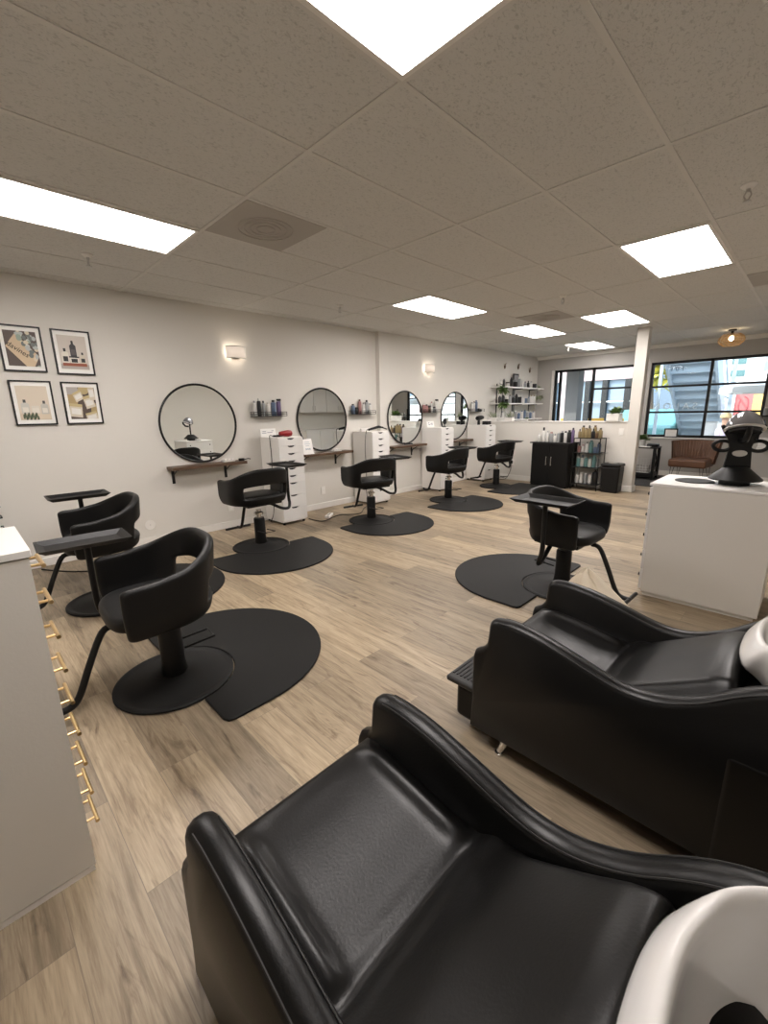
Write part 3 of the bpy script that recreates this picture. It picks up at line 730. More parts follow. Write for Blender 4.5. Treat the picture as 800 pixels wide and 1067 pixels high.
MB().bb((-.03, -.10, 0), (.03, .10, .035)).build('body', M_WHITE, t, bevel=.005)
s = MB()
for k in range(3): s.bb((-.012, -.075 + .055 * k, .035), (.012, -.045 + .055 * k, .0365))
s.build('socket', M_DARKGREY, t)
tag(MB().tube(crom([(-4.95, 1.0, .006), (-4.55, 1.35, .006), (-4.35, 1.25, .006), (-4.4, .95, .006), (-4.7, .6, .006), (-5.0, .4, .006)], 8), .006, 6).build('extension_cable', M_BLACKPL, smooth=True), 'black cord looped on the floor by the left wall', 'cord')

# ================================================================== STYLING CHAIRS
def fwd_path(tt):
    """U-shaped plan outline, tt 0..1 from right arm front round the back to left arm front"""
    L1 = .20; a, b_ = .255, .305
    arc = PI * .5 * (a + b_) * .98; tot = 2 * L1 + arc; s_ = tt * tot
    if s_ < L1: return (.212 - s_, -b_)
    if s_ > tot - L1: return (.212 - (tot - s_), b_)
    th = (s_ - L1) / arc * PI
    e = .85
    cx, sx = math.cos(th), math.sin(th)
    return (.012 - a * abs(sx) ** e, -b_ * (abs(cx) ** e) * (1 if cx > 0 else -1))
def chair_shell():
    NT = 44; levels = [0, .06, .14, .22, .30, .42, .54, .62, .74, .88, 1.0]
    rows = []
    for s_ in levels:
        r = []
        for i in range(NT + 1):
            tt = i / NT; x, y = fwd_path(tt); p = 1 - abs(2 * tt - 1)
            zt = .688 + .118 * sstep((p - .16) / .74); zb = .438
            if i in (0, NT): zt -= .012; zb += .012
            z = zb + s_ * (zt - zb)
            k = .885 + .115 * min(1, s_ / .34) ** .55
            x2 = (x - .02) * (k + (1 - k) * .45) + .02 - (.035 * (s_ - .5) if x < 0 else 0)
            r.append((x2, y * k, z))
        rows.append(r)
    def hole(j, i):
        return 14 <= i < NT - 14 and 3 <= j < 6
    return rows, hole
def styling_chair(label):
    t = thing('styling_chair', label, 'chair', (0, 0, 0), 0, 'black salon styling chairs')
    rows, hole = chair_shell()
    # disc base, column, seat
    MB().lathe([(.0001, 0), (.288, 0), (.298, .006), (.298, .014), (.290, .019), (.276, .019), (.268, .014), (.25, .0145), (.13, .030), (.085, .046), (.0001, .05)], n=56).build('disc_base', M_MAT, t, smooth=True)
    MB().lathe([(.0001, .045), (.062, .045), (.066, .06), (.058, .11), (.058, .31), (.05, .325), (.0001, .325)], n=28).build('column', M_BLACKPL, t, smooth=True)
    MB().lathe([(.0001, .32), (.028, .32), (.028, .36), (.05, .365), (.05, .385), (.03, .39), (.03, .415), (.0001, .415)], n=20).build('piston', M_CHROME, t, smooth=True, label='chrome piston')
    pd = MB(); pd.tube([(-.05, -.055, .19), (-.21, -.055, .20), (-.21, .055, .20), (-.05, .055, .19)], .006, 8)
    pd.build('pump_pedal', M_BLACK, t, smooth=True)
    MB().box((.01, 0, .424), (.34, .40, .03)).build('seat_plate', M_BLACK, t, bevel=.01)
    # cushion
    c_ = MB(); n = 36; rr = []
    for (sc, z) in ((.5, .434), (.92, .437), (1, .455), (1, .500), (.95, .520), (.8, .529), (.4, .533)):
        r = []
        for k in range(n):
            a = 2 * PI * k / n; ca, sa = math.cos(a), math.sin(a); e = .55
            x = .222 * abs(ca) ** e * (1 if ca > 0 else -1); y = .243 * abs(sa) ** e * (1 if sa > 0 else -1)
            if x < 0: x = x * .92
            r.append((.030 + sc * x, sc * y, z - (.012 * (max(0, x) / .22) ** 3 if z > .49 else 0)))
        rr.append(r)
    c_.grid(rr, closed_u=True); o_ = len(c_.v)
    c_.f.append(list(range(n))[::-1]); c_.m.append(0); c_.f.append(list(range(o_ - n, o_))); c_.m.append(0)
    c_.build('seat', M_VINYL, t, smooth=True, subsurf=1)
    sh = MB(); sh.grid(rows, skip=hole)
    sh.build('shell', M_VINYL, t, subsurf=2, solid=.046, off=0)
    # back pad inside the shell
    # footrest
    f = MB(); pts = crom([(.20, 0, .418), (.26, 0, .40), (.33, 0, .26), (.39, 0, .12), (.43, 0, .075), (.50, 0, .065)], 5)
    f.tube(pts, .0165, 12); f.build('footrest_tube', M_BLACK, t, smooth=True)
    MB().tube([(.49, -.15, .065), (.49, .15, .065)], .014, 12).build('footrest_bar', M_BLACK, t, smooth=True)
    # tray
    ar = MB(); ar.tube(crom([(-.04, -.06, .405), (-.04, -.16, .36), (-.03, -.27, .30), (-.02, -.36, .285), (0, -.395, .33), (.02, -.40, .42), (.02, -.40, .745)], 6), .0165, 12)
    ar.build('tray_arm', M_BLACK, t, smooth=True)
    tr = MB(); X0, Y0 = .212, .135
    def ringr(sx, sy, z): return [(.03 - sx, -.41 - sy, z), (.03 + sx, -.41 - sy, z), (.03 + sx, -.41 + sy, z), (.03 - sx, -.41 + sy, z)]
    v = ringr(X0 - .035, Y0 - .035, .748) + ringr(X0, Y0, .776) + ringr(X0 - .006, Y0 - .006, .777) + ringr(X0 - .04, Y0 - .04, .753)
    fs = [(3, 2, 1, 0), (12, 13, 14, 15)]
    for a in range(3):
        for k in range(4): fs.append((a * 4 + k, a * 4 + (k + 1) % 4, a * 4 + 4 + (k + 1) % 4, a * 4 + 4 + k))
    tr.add(v, fs); tr.build('tray', M_BLACKPL, t, bevel=.003)
    return t
TRAY_SHIFT = {}
UP = ('shell', 'seat', 'seat_plate', 'footrest_tube', 'footrest_bar', 'tray_arm', 'tray', 'piston')
def place_chair(root, x, y, heading, lift, tray=(0, 0, 0), fwd=0.):
    root.location = (x, y, 0.0); root.rotation_euler = (0, 0, R(heading))
    for ch in root.children:
        nm = ch.name.split('.')[0]
        if nm in UP and nm != 'piston': ch.location = (fwd, 0, lift)
        if nm in ('tray_arm', 'tray'): ch.location = (tray[0] + fwd, tray[1], lift + tray[2])
ch0 = styling_chair('nearest black styling chair at the left, beside the gold handled chest')
place_chair(ch0, -2.28, .645, -93, -.01, (.19, -.05, -.015), .03)
for lab, x, y, h, lift, tr_ in (
    ('black styling chair by the left wall below the framed pictures', -3.72, .68, -92, .015, (.01, -.06, .0)),
    ('black styling chair facing the first mirror, beside the tower with red dryer', -4.09, 2.19, 181, .065, (0, 0, .02)),
    ('black styling chair facing the second mirror, in front of second tower', -4.0, 3.76, 168, .045, (0, 0, 0)),
    ('black styling chair facing the third mirror, in front of third tower', -4.02, 5.48, 180, .045, (0, 0, 0)),
    ('black styling chair in the far corner before the half wall', -4.10, 7.08, 172, .05, (0, 0, 0)),
    ('black styling chair in the right half with empty tray, beside the white cabinet', -1.255, 3.25, -2, -.01, (.012, -.04, .035))):
    r = dup(ch0, (x, y, 0), 0, lab); place_chair(r, x, y, h, lift, tr_)

# mats: local +x = away from chair base, straight edge on local y axis
def floor_mat_obj(x, y, heading, label, base=None):
    pts = []; hw, dp = .60, .24
    notch = .304; cx, cy = -.03, 0
    if base:
        q = Matrix.Rotation(-R(heading), 3, 'Z') @ Vector((base[0] - x, base[1] - y, 0)); cx, cy = q.x, q.y
    a0 = math.acos(max(-1, min(1, (0 - cx) / notch)))
    pts.append((0, -hw + .04)); pts += [(.012, -hw + .012), (.04, -hw)]
    n = 36
    for k in range(n + 1):
        a = -PI / 2 + PI * k / n; pts.append((dp + .60 * math.cos(a), hw * math.sin(a)))
    pts += [(.04, hw), (.012, hw - .012), (0, hw - .04)]
    for k in range(17):
        a = a0 - 2 * a0 * k / 16; pts.append((cx + notch * math.cos(a), cy + notch * math.sin(a)))
    o = MB().prism(pts, lambda a, b_, z: (a, b_, z), 0.0005, .016).build('floor_mat', M_MAT, bevel=.007, seg=3)
    o.location = (x, y, 0); o.rotation_euler = (0, 0, R(heading))
    return tag(o, label, 'mat', 'black anti fatigue mats under the styling chairs')
floor_mat_obj(-2.33, .675, 90, 'black half round mat at the nearest left chair', (-2.28, .645))
floor_mat_obj(-3.72, .70, 90, 'black mat under the chair below the pictures', (-3.72, .68))
floor_mat_obj(-4.0, 2.17, -4, 'black half round mat behind the chair at the first mirror', (-4.09, 2.19))
floor_mat_obj(-3.985, 3.81, -3, 'black half round mat behind the chair at the second mirror', (-4.0, 3.76))
floor_mat_obj(-3.94, 5.43, 0, 'black half round mat behind the chair at the third mirror', (-4.02, 5.48))
floor_mat_obj(-3.93, 7.07, 0, 'black mat under the chair in the far corner', (-4.10, 7.08))
floor_mat_obj(-1.32, 3.26, 180, 'black half round mat under the chair on the right half of the room', (-1.255, 3.25))

# ================================================================== SHAMPOO UNITS (front at -x, bowl at +x), origin floor, y = centre
ARM_TOP = [(-.808, .540), (-.803, .575), (-.782, .594), (-.742, .601), (-.69, .601), (-.60, .590), (-.50, .566), (-.42, .543), (-.34, .524), (-.27, .521), (-.20, .537), (-.12, .578), (-.05, .632), (.0, .665), (.06, .690), (.14, .70), (.25, .705), (.42, .70)]
def shampoo_unit(y, label, fold=0.):
    t = thing('shampoo_chair', label, 'shampoo chair', (0, y, 0), 0, 'black leather shampoo chairs with white bowls')
    HW, TH = .30, .068
    def arm(sgn):
        top = crom([(a, 0, b_) for a, b_ in ARM_TOP], 3)
        prof_ = [(-.872, .06), (-.877, .20), (-.877, .40), (-.868, .430), (-.833, .452), (-.814, .480)] + [(p.x, p.z) for p in top] + [(.42, .06)]
        m = MB()
        nz = len(prof_)
        ins = [(0, 0), (.012, .0), (.024, .010), (.030, .026)]
        # build across: offsets of y with pillow-top inset
        ys = [(-TH / 2, .020), (-TH / 2 + .008, .008), (-TH / 2 + .024, .0), (TH / 2 - .024, .0), (TH / 2 - .008, .008), (TH / 2, .020)]
        cxp = -.25; 
        rows = []
        # normals of the outline
        P = [Vector((a, b_)) for a, b_ in prof_]
        nor = []
        for i in range(nz):
            a = P[i - 1]; b_ = P[(i + 1) % nz]; d = (b_ - a).normalized(); nor.append(Vector((d.y, -d.x)))   # clockwise outline -> inward
        for yy, inset in ys:
            rows.append([(P[i].x + nor[i].x * inset, yy, P[i].y + nor[i].y * inset) for i in range(nz)])
        m.grid(rows, closed_u=True)
        m.f.append(list(range(nz))); m.m.append(0); o_ = len(m.v); m.f.append(list(range(o_ - nz, o_))[::-1]); m.m.append(0)
        ob = m.build('armrest', M_LEATHER, t, smooth=True, loc=(0, sgn * (HW - TH / 2), 0), angle=60)
        # stitched seams along both top edges
        s = MB()
        for e in (-1, 1):
            s.tube([(p.x + .0, e * (TH / 2 - .007), p.z - .0085) for p in top[8:]], .0022, 5)
        s.build('seam', M_SEAM, ob, smooth=True)
        return ob
    arm(-1); arm(1)
    # seat + back pad as one upholstered surface between arms
    iw = HW - TH + .004
    prof_s = crom([(-.826, 0, .20), (-.832, 0, .32), (-.830, 0, .42), (-.812, 0, .450), (-.77, 0, .460), (-.70, 0, .458), (-.60, 0, .446), (-.52, 0, .432), (-.46, 0, .424), (-.425, 0, .428), (-.39, 0, .440), (-.33, 0, .468), (-.25, 0, .510), (-.17, 0, .556), (-.13, 0, .582), (-.10, 0, .600), (-.06, 0, .612), (-.042, 0, .590), (-.036, 0, .52), (-.036, 0, .40)], 4)
    rows = []
    for p in prof_s:
        r = []
        for k in range(33):
            v = -1 + 2 * k / 32; y_ = v * iw; dz = 0; dx = 0
            av = abs(v)
            if -.80 < p.x < -.42 and p.z > .40:       # side bolster ridges on the seat
                w_ = sstep((p.x + .82) / .10) * sstep((-.40 - p.x) / .10)
                dz += w_ * (.020 * math.exp(-((av - .80) / .075) ** 2) - .008 * (1 - min(1, av / .7) ** 2) - .012 * sstep((av - .88) / .12))
            if p.x >= -.40 and p.z > .45:              # back pad: pillow with rolled sides
                w_ = sstep((p.x + .40) / .12)
                dz += w_ * (.022 * math.cos(av * PI / 2) ** .7 - .035 * sstep((av - .82) / .18))
                dx += -w_ * .01 * math.cos(av * PI / 2)
            if -.46 < p.x < -.36: dz += -.010 * math.exp(-((p.x + .425) / .02) ** 2)
            r.append((p.x + dx, y_, p.z + dz))
        rows.append(r)
    MB().grid(rows).build('seat', M_LEATHER, t, smooth=True, subsurf=1)
    # body underside / rear pedestal box
    MB().bb((-.82, -iw, .11), (.30, iw, .36)).build('seat_box', M_LEATHER, t, bevel=.01)
    MB().bb((-.045, -HW - .004, .0), (.44, HW + .004, .455)).build('pedestal', M_LEATHER, t, bevel=.02, seg=3)
    for sgn in (-1, 1):
        l_ = MB(); l_.cyl((-.70, sgn * .24, .115), (-.735, sgn * .285, .012), .022, .012, 16); l_.cyl((-.735, sgn * .285, .012), (-.735, sgn * .285, 0), .018, .018, 16)
        l_.build('leg', M_CHROME, t, smooth=True, label='chrome front leg')
    # flip-out footrest step under the seat front
    fs = MB(); fs.bb((-.975, -.265, .05), (-.86, .265, .215)); fb = fs.build('footrest', M_BLACKPL, t, bevel=.025, seg=4); fb.location = (fold, 0, 0)
    tp = MB(); tp.bb((-1.015, -.285, .217), (-.86, .285, .245)); 
    tp.build('footrest_top', M_DARKGREY, fb, bevel=.012, seg=3)
    gr_ = MB()
    for k in range(7): gr_.bb((-1.0 + .019 * k, -.25, .245), (-.992 + .019 * k, .25, .248))
    gr_.build('tread', M_BLACKPL, fb)
    # bowl
    n = 72; C = (.215, 0); rows = []
    def wf(a):                                   # 1 at the neck rest on the front (a = pi)
        d = abs(((a - PI + PI) % (2 * PI)) - PI)
        return 1 - sstep((d - .42) / .16)
    def pt(a, k, z):
        ca, sa = math.cos(a), math.sin(a); e = .82
        return (C[0] + k * .254 * abs(ca) ** e * (1 if ca > 0 else -1), k * .256 * abs(sa) ** e * (1 if sa > 0 else -1), z)
    RH = .742
    secs = [(lambda w: .30, lambda w: .46), (lambda w: .55, lambda w: .485), (lambda w: .80, lambda w: .55), (lambda w: .93, lambda w: .64 - .03 * w), (lambda w: .985 + .11 * w, lambda w: RH - .04 - .07 * w),
            (lambda w: 1.0 + .12 * w, lambda w: RH - .018 - .066 * w), (lambda w: .99 + .10 * w, lambda w: RH - .004 - .056 * w), (lambda w: .965 + .03 * w, lambda w: RH - .018 * w), (lambda w: .94, lambda w: RH - .003 - .008 * w), (lambda w: .915, lambda w: RH - .018 - .006 * w),
            (lambda w: .90, lambda w: RH - .06), (lambda w: .84, lambda w: .60), (lambda w: .70, lambda w: .535), (lambda w: .40, lambda w: .512), (lambda w: .12, lambda w: .508)]
    for kf, zf in secs: rows.append([pt(2 * PI * i / n, kf(wf(2 * PI * i / n)), zf(wf(2 * PI * i / n))) for i in range(n)])
    m = MB().grid(rows, closed_u=True); o_ = len(m.v)
    m.f.append(list(range(n))[::-1]); m.m.append(0); m.f.append(list(range(o_ - n, o_))); m.m.append(0)
    bw = m.build('bowl', M_CERAMIC, t, smooth=True, subsurf=1, label='white ceramic bowl')
    MB().lathe([(.0001, .508), (.052, .508), (.056, .516), (.045, .522), (.0001, .520)], (C[0] - .105, .05, 0), n=24).build('drain', M_BLACKPL, bw, smooth=True)
    MB().cyl((C[0], 0, .44), (C[0], 0, .47), .09, n=24).build('bowl_mount', M_BLACKPL, t)
    return t
shampoo_unit(.495, 'nearest black leather shampoo chair with white bowl, at the bottom edge', .085)
shampoo_unit(1.672, 'black leather shampoo chair with white bowl, beside the white cabinet at right')

t = thing('shower_head', 'black shower head lying in the nearest white bowl', 'shower head', (.045, .600, .580))
MB().lathe([(.0001, -.012), (.045, -.012), (.052, -.004), (.05, .010), (.03, .018), (.0001, .020)], n=28).build('head', M_BLACKPL, t, smooth=True)
MB().tube([(.03, -.01, .004), (.08, -.03, .004), (.14, -.06, .0)], [.018, .014, .013], 12).build('handle', M_BLACKPL, t, smooth=True)

# ================================================================== CHEST WITH GOLD HANDLES
t = thing('drawer_chest', 'white drawer chest with gold bar handles at the left edge', 'drawer unit', (-1.595, -.17, 0))
hw = .18
bd = MB(); bd.bb((-hw + .016, -.26, .03), (hw - .016, .24, 1.042)); bd.bb((hw - .016, -.26, .022), (hw, .262, 1.042)); bd.bb((-hw, -.26, .022), (-hw + .016, .262, 1.042))
bd.build('body', M_CHEST, t)
MB().bb((-hw - .003, -.263, 1.045), (hw + .003, .268, 1.065)).build('top', M_WHITE2, t, bevel=.002)
MB().bb((-hw + .001, -.26, 0.0), (hw - .001, .258, .020)).build('plinth', M_WHITE, t)
z = 1.040
for k in range(9):
    h_ = .111; dr = MB().bb((-hw + .018, .242, z - h_ + .004), (hw - .018, .261, z)).build('drawer', M_WHITE2, t, bevel=.002)
    zc = z - h_ / 2 + .012
    hb = MB(); hb.cyl((-.022, .294, zc), (.112, .294, zc), .006, n=12)
    for xx in (.0, .09): hb.cyl((xx, .261, zc), (xx, .294, zc), .0042, n=10)
    hb.build('handle', M_GOLD, dr, smooth=True)
    z -= h_

# ================================================================== WHITE CABINET WITH HOOD DRYER
CX0, CX1, CY0, CY1, CZ = -.785, -.085, 3.52, 4.08, .865
t = thing('drawer_cabinet', 'large white cabinet with black knobs under the hood dryer', 'drawer unit', (0, 0, 0))
MB().bb((CX0 + .018, CY0, .03), (CX1, CY1, CZ - .02)).build('body', M_CHEST, t, bevel=.002)
MB().bb((CX0 - .004, CY0 - .004, CZ - .018), (CX1 + .004, CY1 + .004, CZ)).build('top', M_WHITE2, t, bevel=.003)
MB().bb((CX0 + .03, CY0 + .02, 0), (CX1 - .02, CY1 - .02, .03)).build('plinth', M_CHEST, t)
for k in range(5):
    z1 = CZ - .03 - k * .158
    dr = MB().bb((CX0, CY0 + .002, z1 - .152), (CX0 + .017, CY1 - .002, z1)).build('drawer', M_WHITE2, t, bevel=.002)
    for yy in (CY0 + .07, CY1 - .07):
        MB().lathe([(.0001, 0), (.006, 0), (.005, .010), (.012, .016), (.012, .022), (.0001, .025)], n=12).build('knob', M_BLACK, dr, smooth=True, loc=(CX0, yy, z1 - .06)).rotation_euler = (0, R(-90), 0)
t = tag(MB().lathe([(.0001, 0), (.118, 0), (.12, .003), (.118, .006), (.0001, .006)], n=40).build('heat_mat', M_DARKGREY, smooth=True), 'flat dark round heat mat on the white cabinet', 'mat')
t.location = (-.57, 3.79, CZ)
# hood dryer: conical base, flat upright with ring ears, clear hood
DX, DY = -.345, 3.80
t = thing('hood_dryer', 'black hood dryer with chrome dome on the white cabinet', 'hood dryer', (DX, DY, CZ), R(20))
MB().lathe([(.0001, 0), (.085, 0), (.088, .028), (.15, .034), (.152, .042), (.07, .118), (.055, .125), (.0001, .125)], n=40).build('base', M_BLACKPL, t, smooth=True)
MB().bb((-.04, .045, .0), (.10, .10, .022)).build('base_clip', M_WHITE, t)
def ellipse(cx, cz, rx, rz, n=28): return [(cx + rx * math.cos(2 * PI * k / n), cz + rz * math.sin(2 * PI * k / n)) for k in range(n)]
# upright
MB().prism([(-.075, .115), (.075, .115), (.068, .20), (.062, .26), (.075, .31), (.105, .36), (.125, .40), (.11, .41), (.06, .365), (-.06, .365), (-.11, .41), (-.125, .40), (-.105, .36), (-.075, .31), (-.062, .26), (-.068, .20)], lambda a, b_, c_: (a, c_, b_), -.014, .014).build('upright', M_BLACKPL, t, bevel=.004)
for sgn in (-1, 1):
    s = MB(); s.tube([(sgn * .098 + .052 * math.cos(2 * PI * k / 28), 0, .265 + .034 * math.sin(2 * PI * k / 28)) for k in range(28)], .0125, 10, True)
    s.build('ring_handle', M_BLACKPL, t, smooth=True)
s = MB().prism(ellipse(0, .215, .042, .022), lambda a, b_, c_: (a, c_, b_), -.018, .018); s.build('control_panel', M_STEEL, t, bevel=.003)
# dome facing the camera side, tilted
hd = MB(); n = 36; rr = []
for k in range(10):
    a = PI / 2 * k / 9; rr.append((.105 * math.cos(a) + .0001, .125 * math.sin(a)))
hd.lathe(rr, n=n)
o = hd.build('dome', mat('smoky_dome', (.32, .32, .34), .08, .6), t, smooth=True, solid=.005); o.location = (0, -.03, .375); o.rotation_euler = (R(-20), 0, 0)
o2 = MB().tube([(.105 * math.cos(2 * PI * k / 40), .105 * math.sin(2 * PI * k / 40), 0) for k in range(40)], .009, 8, True).build('dome_rim', M_STEEL, t, smooth=True); o2.location = (0, -.03, .375); o2.rotation_euler = (R(-20), 0, 0)
o3 = MB().cyl((0, 0, -.02), (0, 0, .01), .082, .09, 30).build('dome_inner', M_DARKGREY, t, smooth=True); o3.location = (0, -.03, .375); o3.rotation_euler = (R(-20), 0, 0)
MB().tube([(.0, -.02, .30), (.0, -.085, .31), (.0, -.125, .36), (0, -.13, .40)], [.02, .02, .018, .016], 12).build('latch', M_BLACKPL, t, smooth=True)
# cape bundle on floor/cabinet side
cp = MB(); n = 30; rows = []
for k, (rr_, z_) in enumerate(((1.0, .002), (1.02, .03), (.9, .09), (.72, .16), (.5, .25), (.3, .33), (.12, .375), (.02, .385))):
    rows.append([(rr_ * .40 * (1 + .16 * math.sin(5 * a + k * .3) + .08 * math.sin(9 * a)) * math.cos(a) - .55 * z_, rr_ * .21 * (1 + .13 * math.sin(4 * a + 1) + .08 * math.sin(11 * a + .4 * k)) * math.sin(a), z_ * (.86 - .10 * math.cos(a) * rr_ + .05 * math.sin(3 * a)) * 1.16) for a in [2 * PI * i / n for i in range(n)]])
cp.grid(rows, closed_u=True); cp.f.append(list(range(n))[::-1]); cp.m.append(0)
t = tag(cp.build('salon_cape', M_CLOTH, subsurf=1), 'crumpled beige salon cape heaped behind the right shampoo chair', 'cape')
t.location = (-.70, 2.66, 0); t.rotation_euler = (0, 0, -.35)

# ================================================================== HALF-WALL FURNITURE
# black two-door cabinet
t = thing('storage_cabinet', 'black two door cabinet against the half wall', 'cabinet', (-3.345, 7.80, 0))
MB().bb((-.335, -.19, .0), (.335, .19, .79)).build('body', M_BLACKWOOD, t, bevel=.003)
MB().bb((-.375, -.22, .79), (.365, .195, .81)).build('top', M_DARKGREY, t, bevel=.003)
for sgn in (-1, 1):
    d = MB().bb((.003 if sgn > 0 else -.332, -.208, .05), (.332 if sgn > 0 else -.003, -.19, .78)).build('door', M_BLACKWOOD, t, bevel=.003)
    h = MB(); xx = sgn * .045; h.cyl((xx, -.232, .40), (xx, -.232, .56), .006, n=10)
    for z_ in (.415, .545): h.cyl((xx, -.208, z_), (xx, -.232, z_), .005, n=8)
    h.build('handle', M_STEEL, d, smooth=True)
random.seed(11)
row_of([('round', .036, .16, CW, CW), ('round', .04, .26, CW, CK), ('pump', .034, .20, CW, CG), ('cap', .036, .18, CG, CP), ('round', .034, .15, CW, CG), ('spray', .03, .19, CG, CW), ('cap', .03, .20, CK, CG), ('spray', .03, .20, CW, CK), ('cap', .034, .22, CK, CK), ('spray', .028, .26, CV, CK)], (-3.66, 7.76, .81), (-2.97, 7.72, .81), 'on the black cabinet', 'bottles on the black cabinet')
# black wire shelf rack with four levels
t = thing('shelf_rack', 'black wire rack of bottles beside the black cabinet', 'shelf rack', (-2.735, 7.81, 0))
RX, RY = .215, .14
for sx in (-1, 1):
    for sy in (-1, 1):
        MB().cyl((sx * RX, sy * RY, 0), (sx * RX, sy * RY, .90), .008, n=10).build('post', M_BLACK, t)
LV = (.10, .395, .645, .895)
for z_ in LV:
    s = MB(); s.tube([(-RX, -RY, z_), (RX, -RY, z_), (RX, RY, z_), (-RX, RY, z_)], .006, 8, True)
    for k in range(9): s.tube([(-RX + .06 * k, -RY, z_), (-RX + .06 * k, RY, z_)], .003, 5)
    s.bb((-RX, -RY, z_ + .001), (RX, RY, z_ + .004))
    s.build('shelf', M_BLACK, t)
def rackrow(k, specs, where, dy=0):
    zz = LV[k] + .0045
    row_of(specs, (-2.735 - RX + .02, 7.80 + dy, zz), (-2.735 + RX - .02, 7.80 + dy, zz), where, 'bottles in the black wire rack')
rackrow(3, [('round', .028, .15, CY, CK), ('pump', .032, .21, CY, CK), ('cap', .03, .17, CY, CA), ('pump', .032, .19, CY, CK), ('round', .034, .16, CK, CK), ('jar', .03, .12, CA, CY), ('cap', .028, .17, CY, CK)], 'on top of the wire rack', -.03)
rackrow(3, [('cap', .03, .20, CY, CK), ('round', .03, .21, CA, CK), ('cap', .03, .21, CY, CA), ('round', .03, .17, CY, CA)], 'at the back of the rack top', .07)
rackrow(2, [('round', .03, .14, CP, CK), ('cap', .028, .13, CW, CP), ('pump', .032, .18, CW, CK), ('cap', .035, .21, CT, CT), ('round', .03, .13, CB, CW), ('cap', .03, .18, CB, CK)], 'on the upper middle rack shelf')
rackrow(1, [('cap', .034, .17, CT, CW), ('round', .03, .20, CW, CB), ('cap', .036, .16, CT, CT), ('round', .032, .18, CW, CT), ('cap', .036, .21, CT, CT), ('cap', .03, .18, CG, CW)], 'on the lower middle rack shelf')
rackrow(0, [('round', .03, .19, CW, CG), ('pump', .03, .20, CW, CW), ('cap', .03, .19, CG, CW), ('cap', .03, .17, CW, CW), ('pump', .046, .25, CK, CK)], 'on the bottom rack shelf')
# trash can
t = thing('trash_can', 'black step trash can between the wire rack and the column', 'trash can', (-2.325, 7.80, 0))
MB().prism([(-.135, 0), (.135, 0), (.15, .44), (-.15, .44)], lambda a, b_, c_: (a, c_, b_), -.13, .13).build('body', M_BLACKPL, t, bevel=.03, seg=4)
MB().bb((-.157, -.14, .435), (.157, .14, .49)).build('lid', M_BLACKPL, t, bevel=.025, seg=4)
MB().bb((-.06, -.05, .489), (.06, .05, .4935)).build('lid_label', M_STEEL, t)
# ------------------------------------------------------------------ plants
def leaf_clump(m, c, n, L, spread, up, seed, wdt=.25, n_mid=5):
    rnd = random.Random(seed)
    for _ in range(n):
        a = rnd.uniform(0, 2 * PI); el = rnd.uniform(*up); l_ = L * rnd.uniform(.6, 1.1)
        d = Vector((math.cos(a) * math.cos(el), math.sin(a) * math.cos(el), math.sin(el)))
        side = d.cross(Vector((0, 0, 1))).normalized() if abs(d.z) < .98 else Vector((1, 0, 0))
        b0 = Vector(c) + Vector((rnd.uniform(-1, 1), rnd.uniform(-1, 1), rnd.uniform(-.3, 1))) * spread
        v = []
        for k in range(n_mid):
            u = k / (n_mid - 1); p = b0 + d * l_ * u + Vector((0, 0, -1)) * l_ * .35 * u * u; w_ = l_ * wdt * math.sin(PI * min(.97, .08 + .9 * u))
            v += [p - side * w_, p + Vector((0, 0, -w_ * .3)), p + side * w_]
        f = []
        for k in range(n_mid - 1):
            for q in (0, 1): f.append((3 * k + q, 3 * k + q + 1, 3 * k + q + 4, 3 * k + q + 3))
        m.add(v, f)
def potted(loc, label, r, h, n, L, seed, m=None, pot=None, up=(.1, 1.3), square=False):
    t = thing('potted_plant', label, 'plant', loc)
    if square: MB().bb((-r, -r, 0), (r, r, h)).build('pot', pot or M_POT, t, bevel=.006)
    else: MB().lathe([(.0001, 0), (r * .8, 0), (r, h * .95), (r, h), (r * .9, h), (r * .86, h * .9), (.0001, h * .9)], n=24).build('pot', pot or M_POT, t, smooth=True)
    s = MB(); leaf_clump(s, (0, 0, h * .95), n, L, r * .5, up, seed); s.build('foliage', m or M_LEAF, t, smooth=True, norm=False)
    return t
potted((-2.46, 8.065, 1.176), 'bushy green plant in a white pot on the half wall near the column', .10, .13, 60, .16, 5, square=True)
tall = thing('potted_plant', 'tall thin green plant in the planter box on the half wall', 'plant', (-4.62, 8.07, 1.176))
MB().lathe([(.0001, 0), (.045, 0), (.055, .07), (.05, .07), (.0001, .06)], n=18).build('pot', M_POT, tall, smooth=True)
MB().tube([(0, 0, .05), (.01, 0, .3), (0, .01, .55), (.01, 0, .72), (-.06, 0, .74)], .008, 6).build('stem', M_BLACK, tall, smooth=True)
s = MB(); leaf_clump(s, (.02, 0, .62), 40, .13, .05, (-.6, .9), 3); leaf_clump(s, (.03, 0, .33), 40, .13, .05, (-.6, .9), 4); s.build('foliage', M_LEAF, tall, smooth=True, norm=False)
t = thing('planter_box', 'low white planter of pale dried grasses at the left end of the half wall', 'planter', (-4.50, 8.065, 1.176))
MB().bb((-.42, -.05, 0), (-.20, .05, .07)).build('pot', M_WHITE, t, bevel=.004)
MB().bb((-.02, -.05, 0), (.16, .05, .07)).build('pot', M_WHITE, t, bevel=.004)
s = MB(); leaf_clump(s, (-.31, 0, .06), 46, .16, .06, (.3, 1.4), 8, .05); leaf_clump(s, (.08, 0, .06), 46, .18, .05, (.5, 1.45), 9, .05); s.build('foliage', M_LEAFL, t, smooth=True, norm=False)
potted((-4.05, 8.065, 1.176), 'tiny trailing plant at the middle of the half wall top', .03, .04, 26, .06, 15)

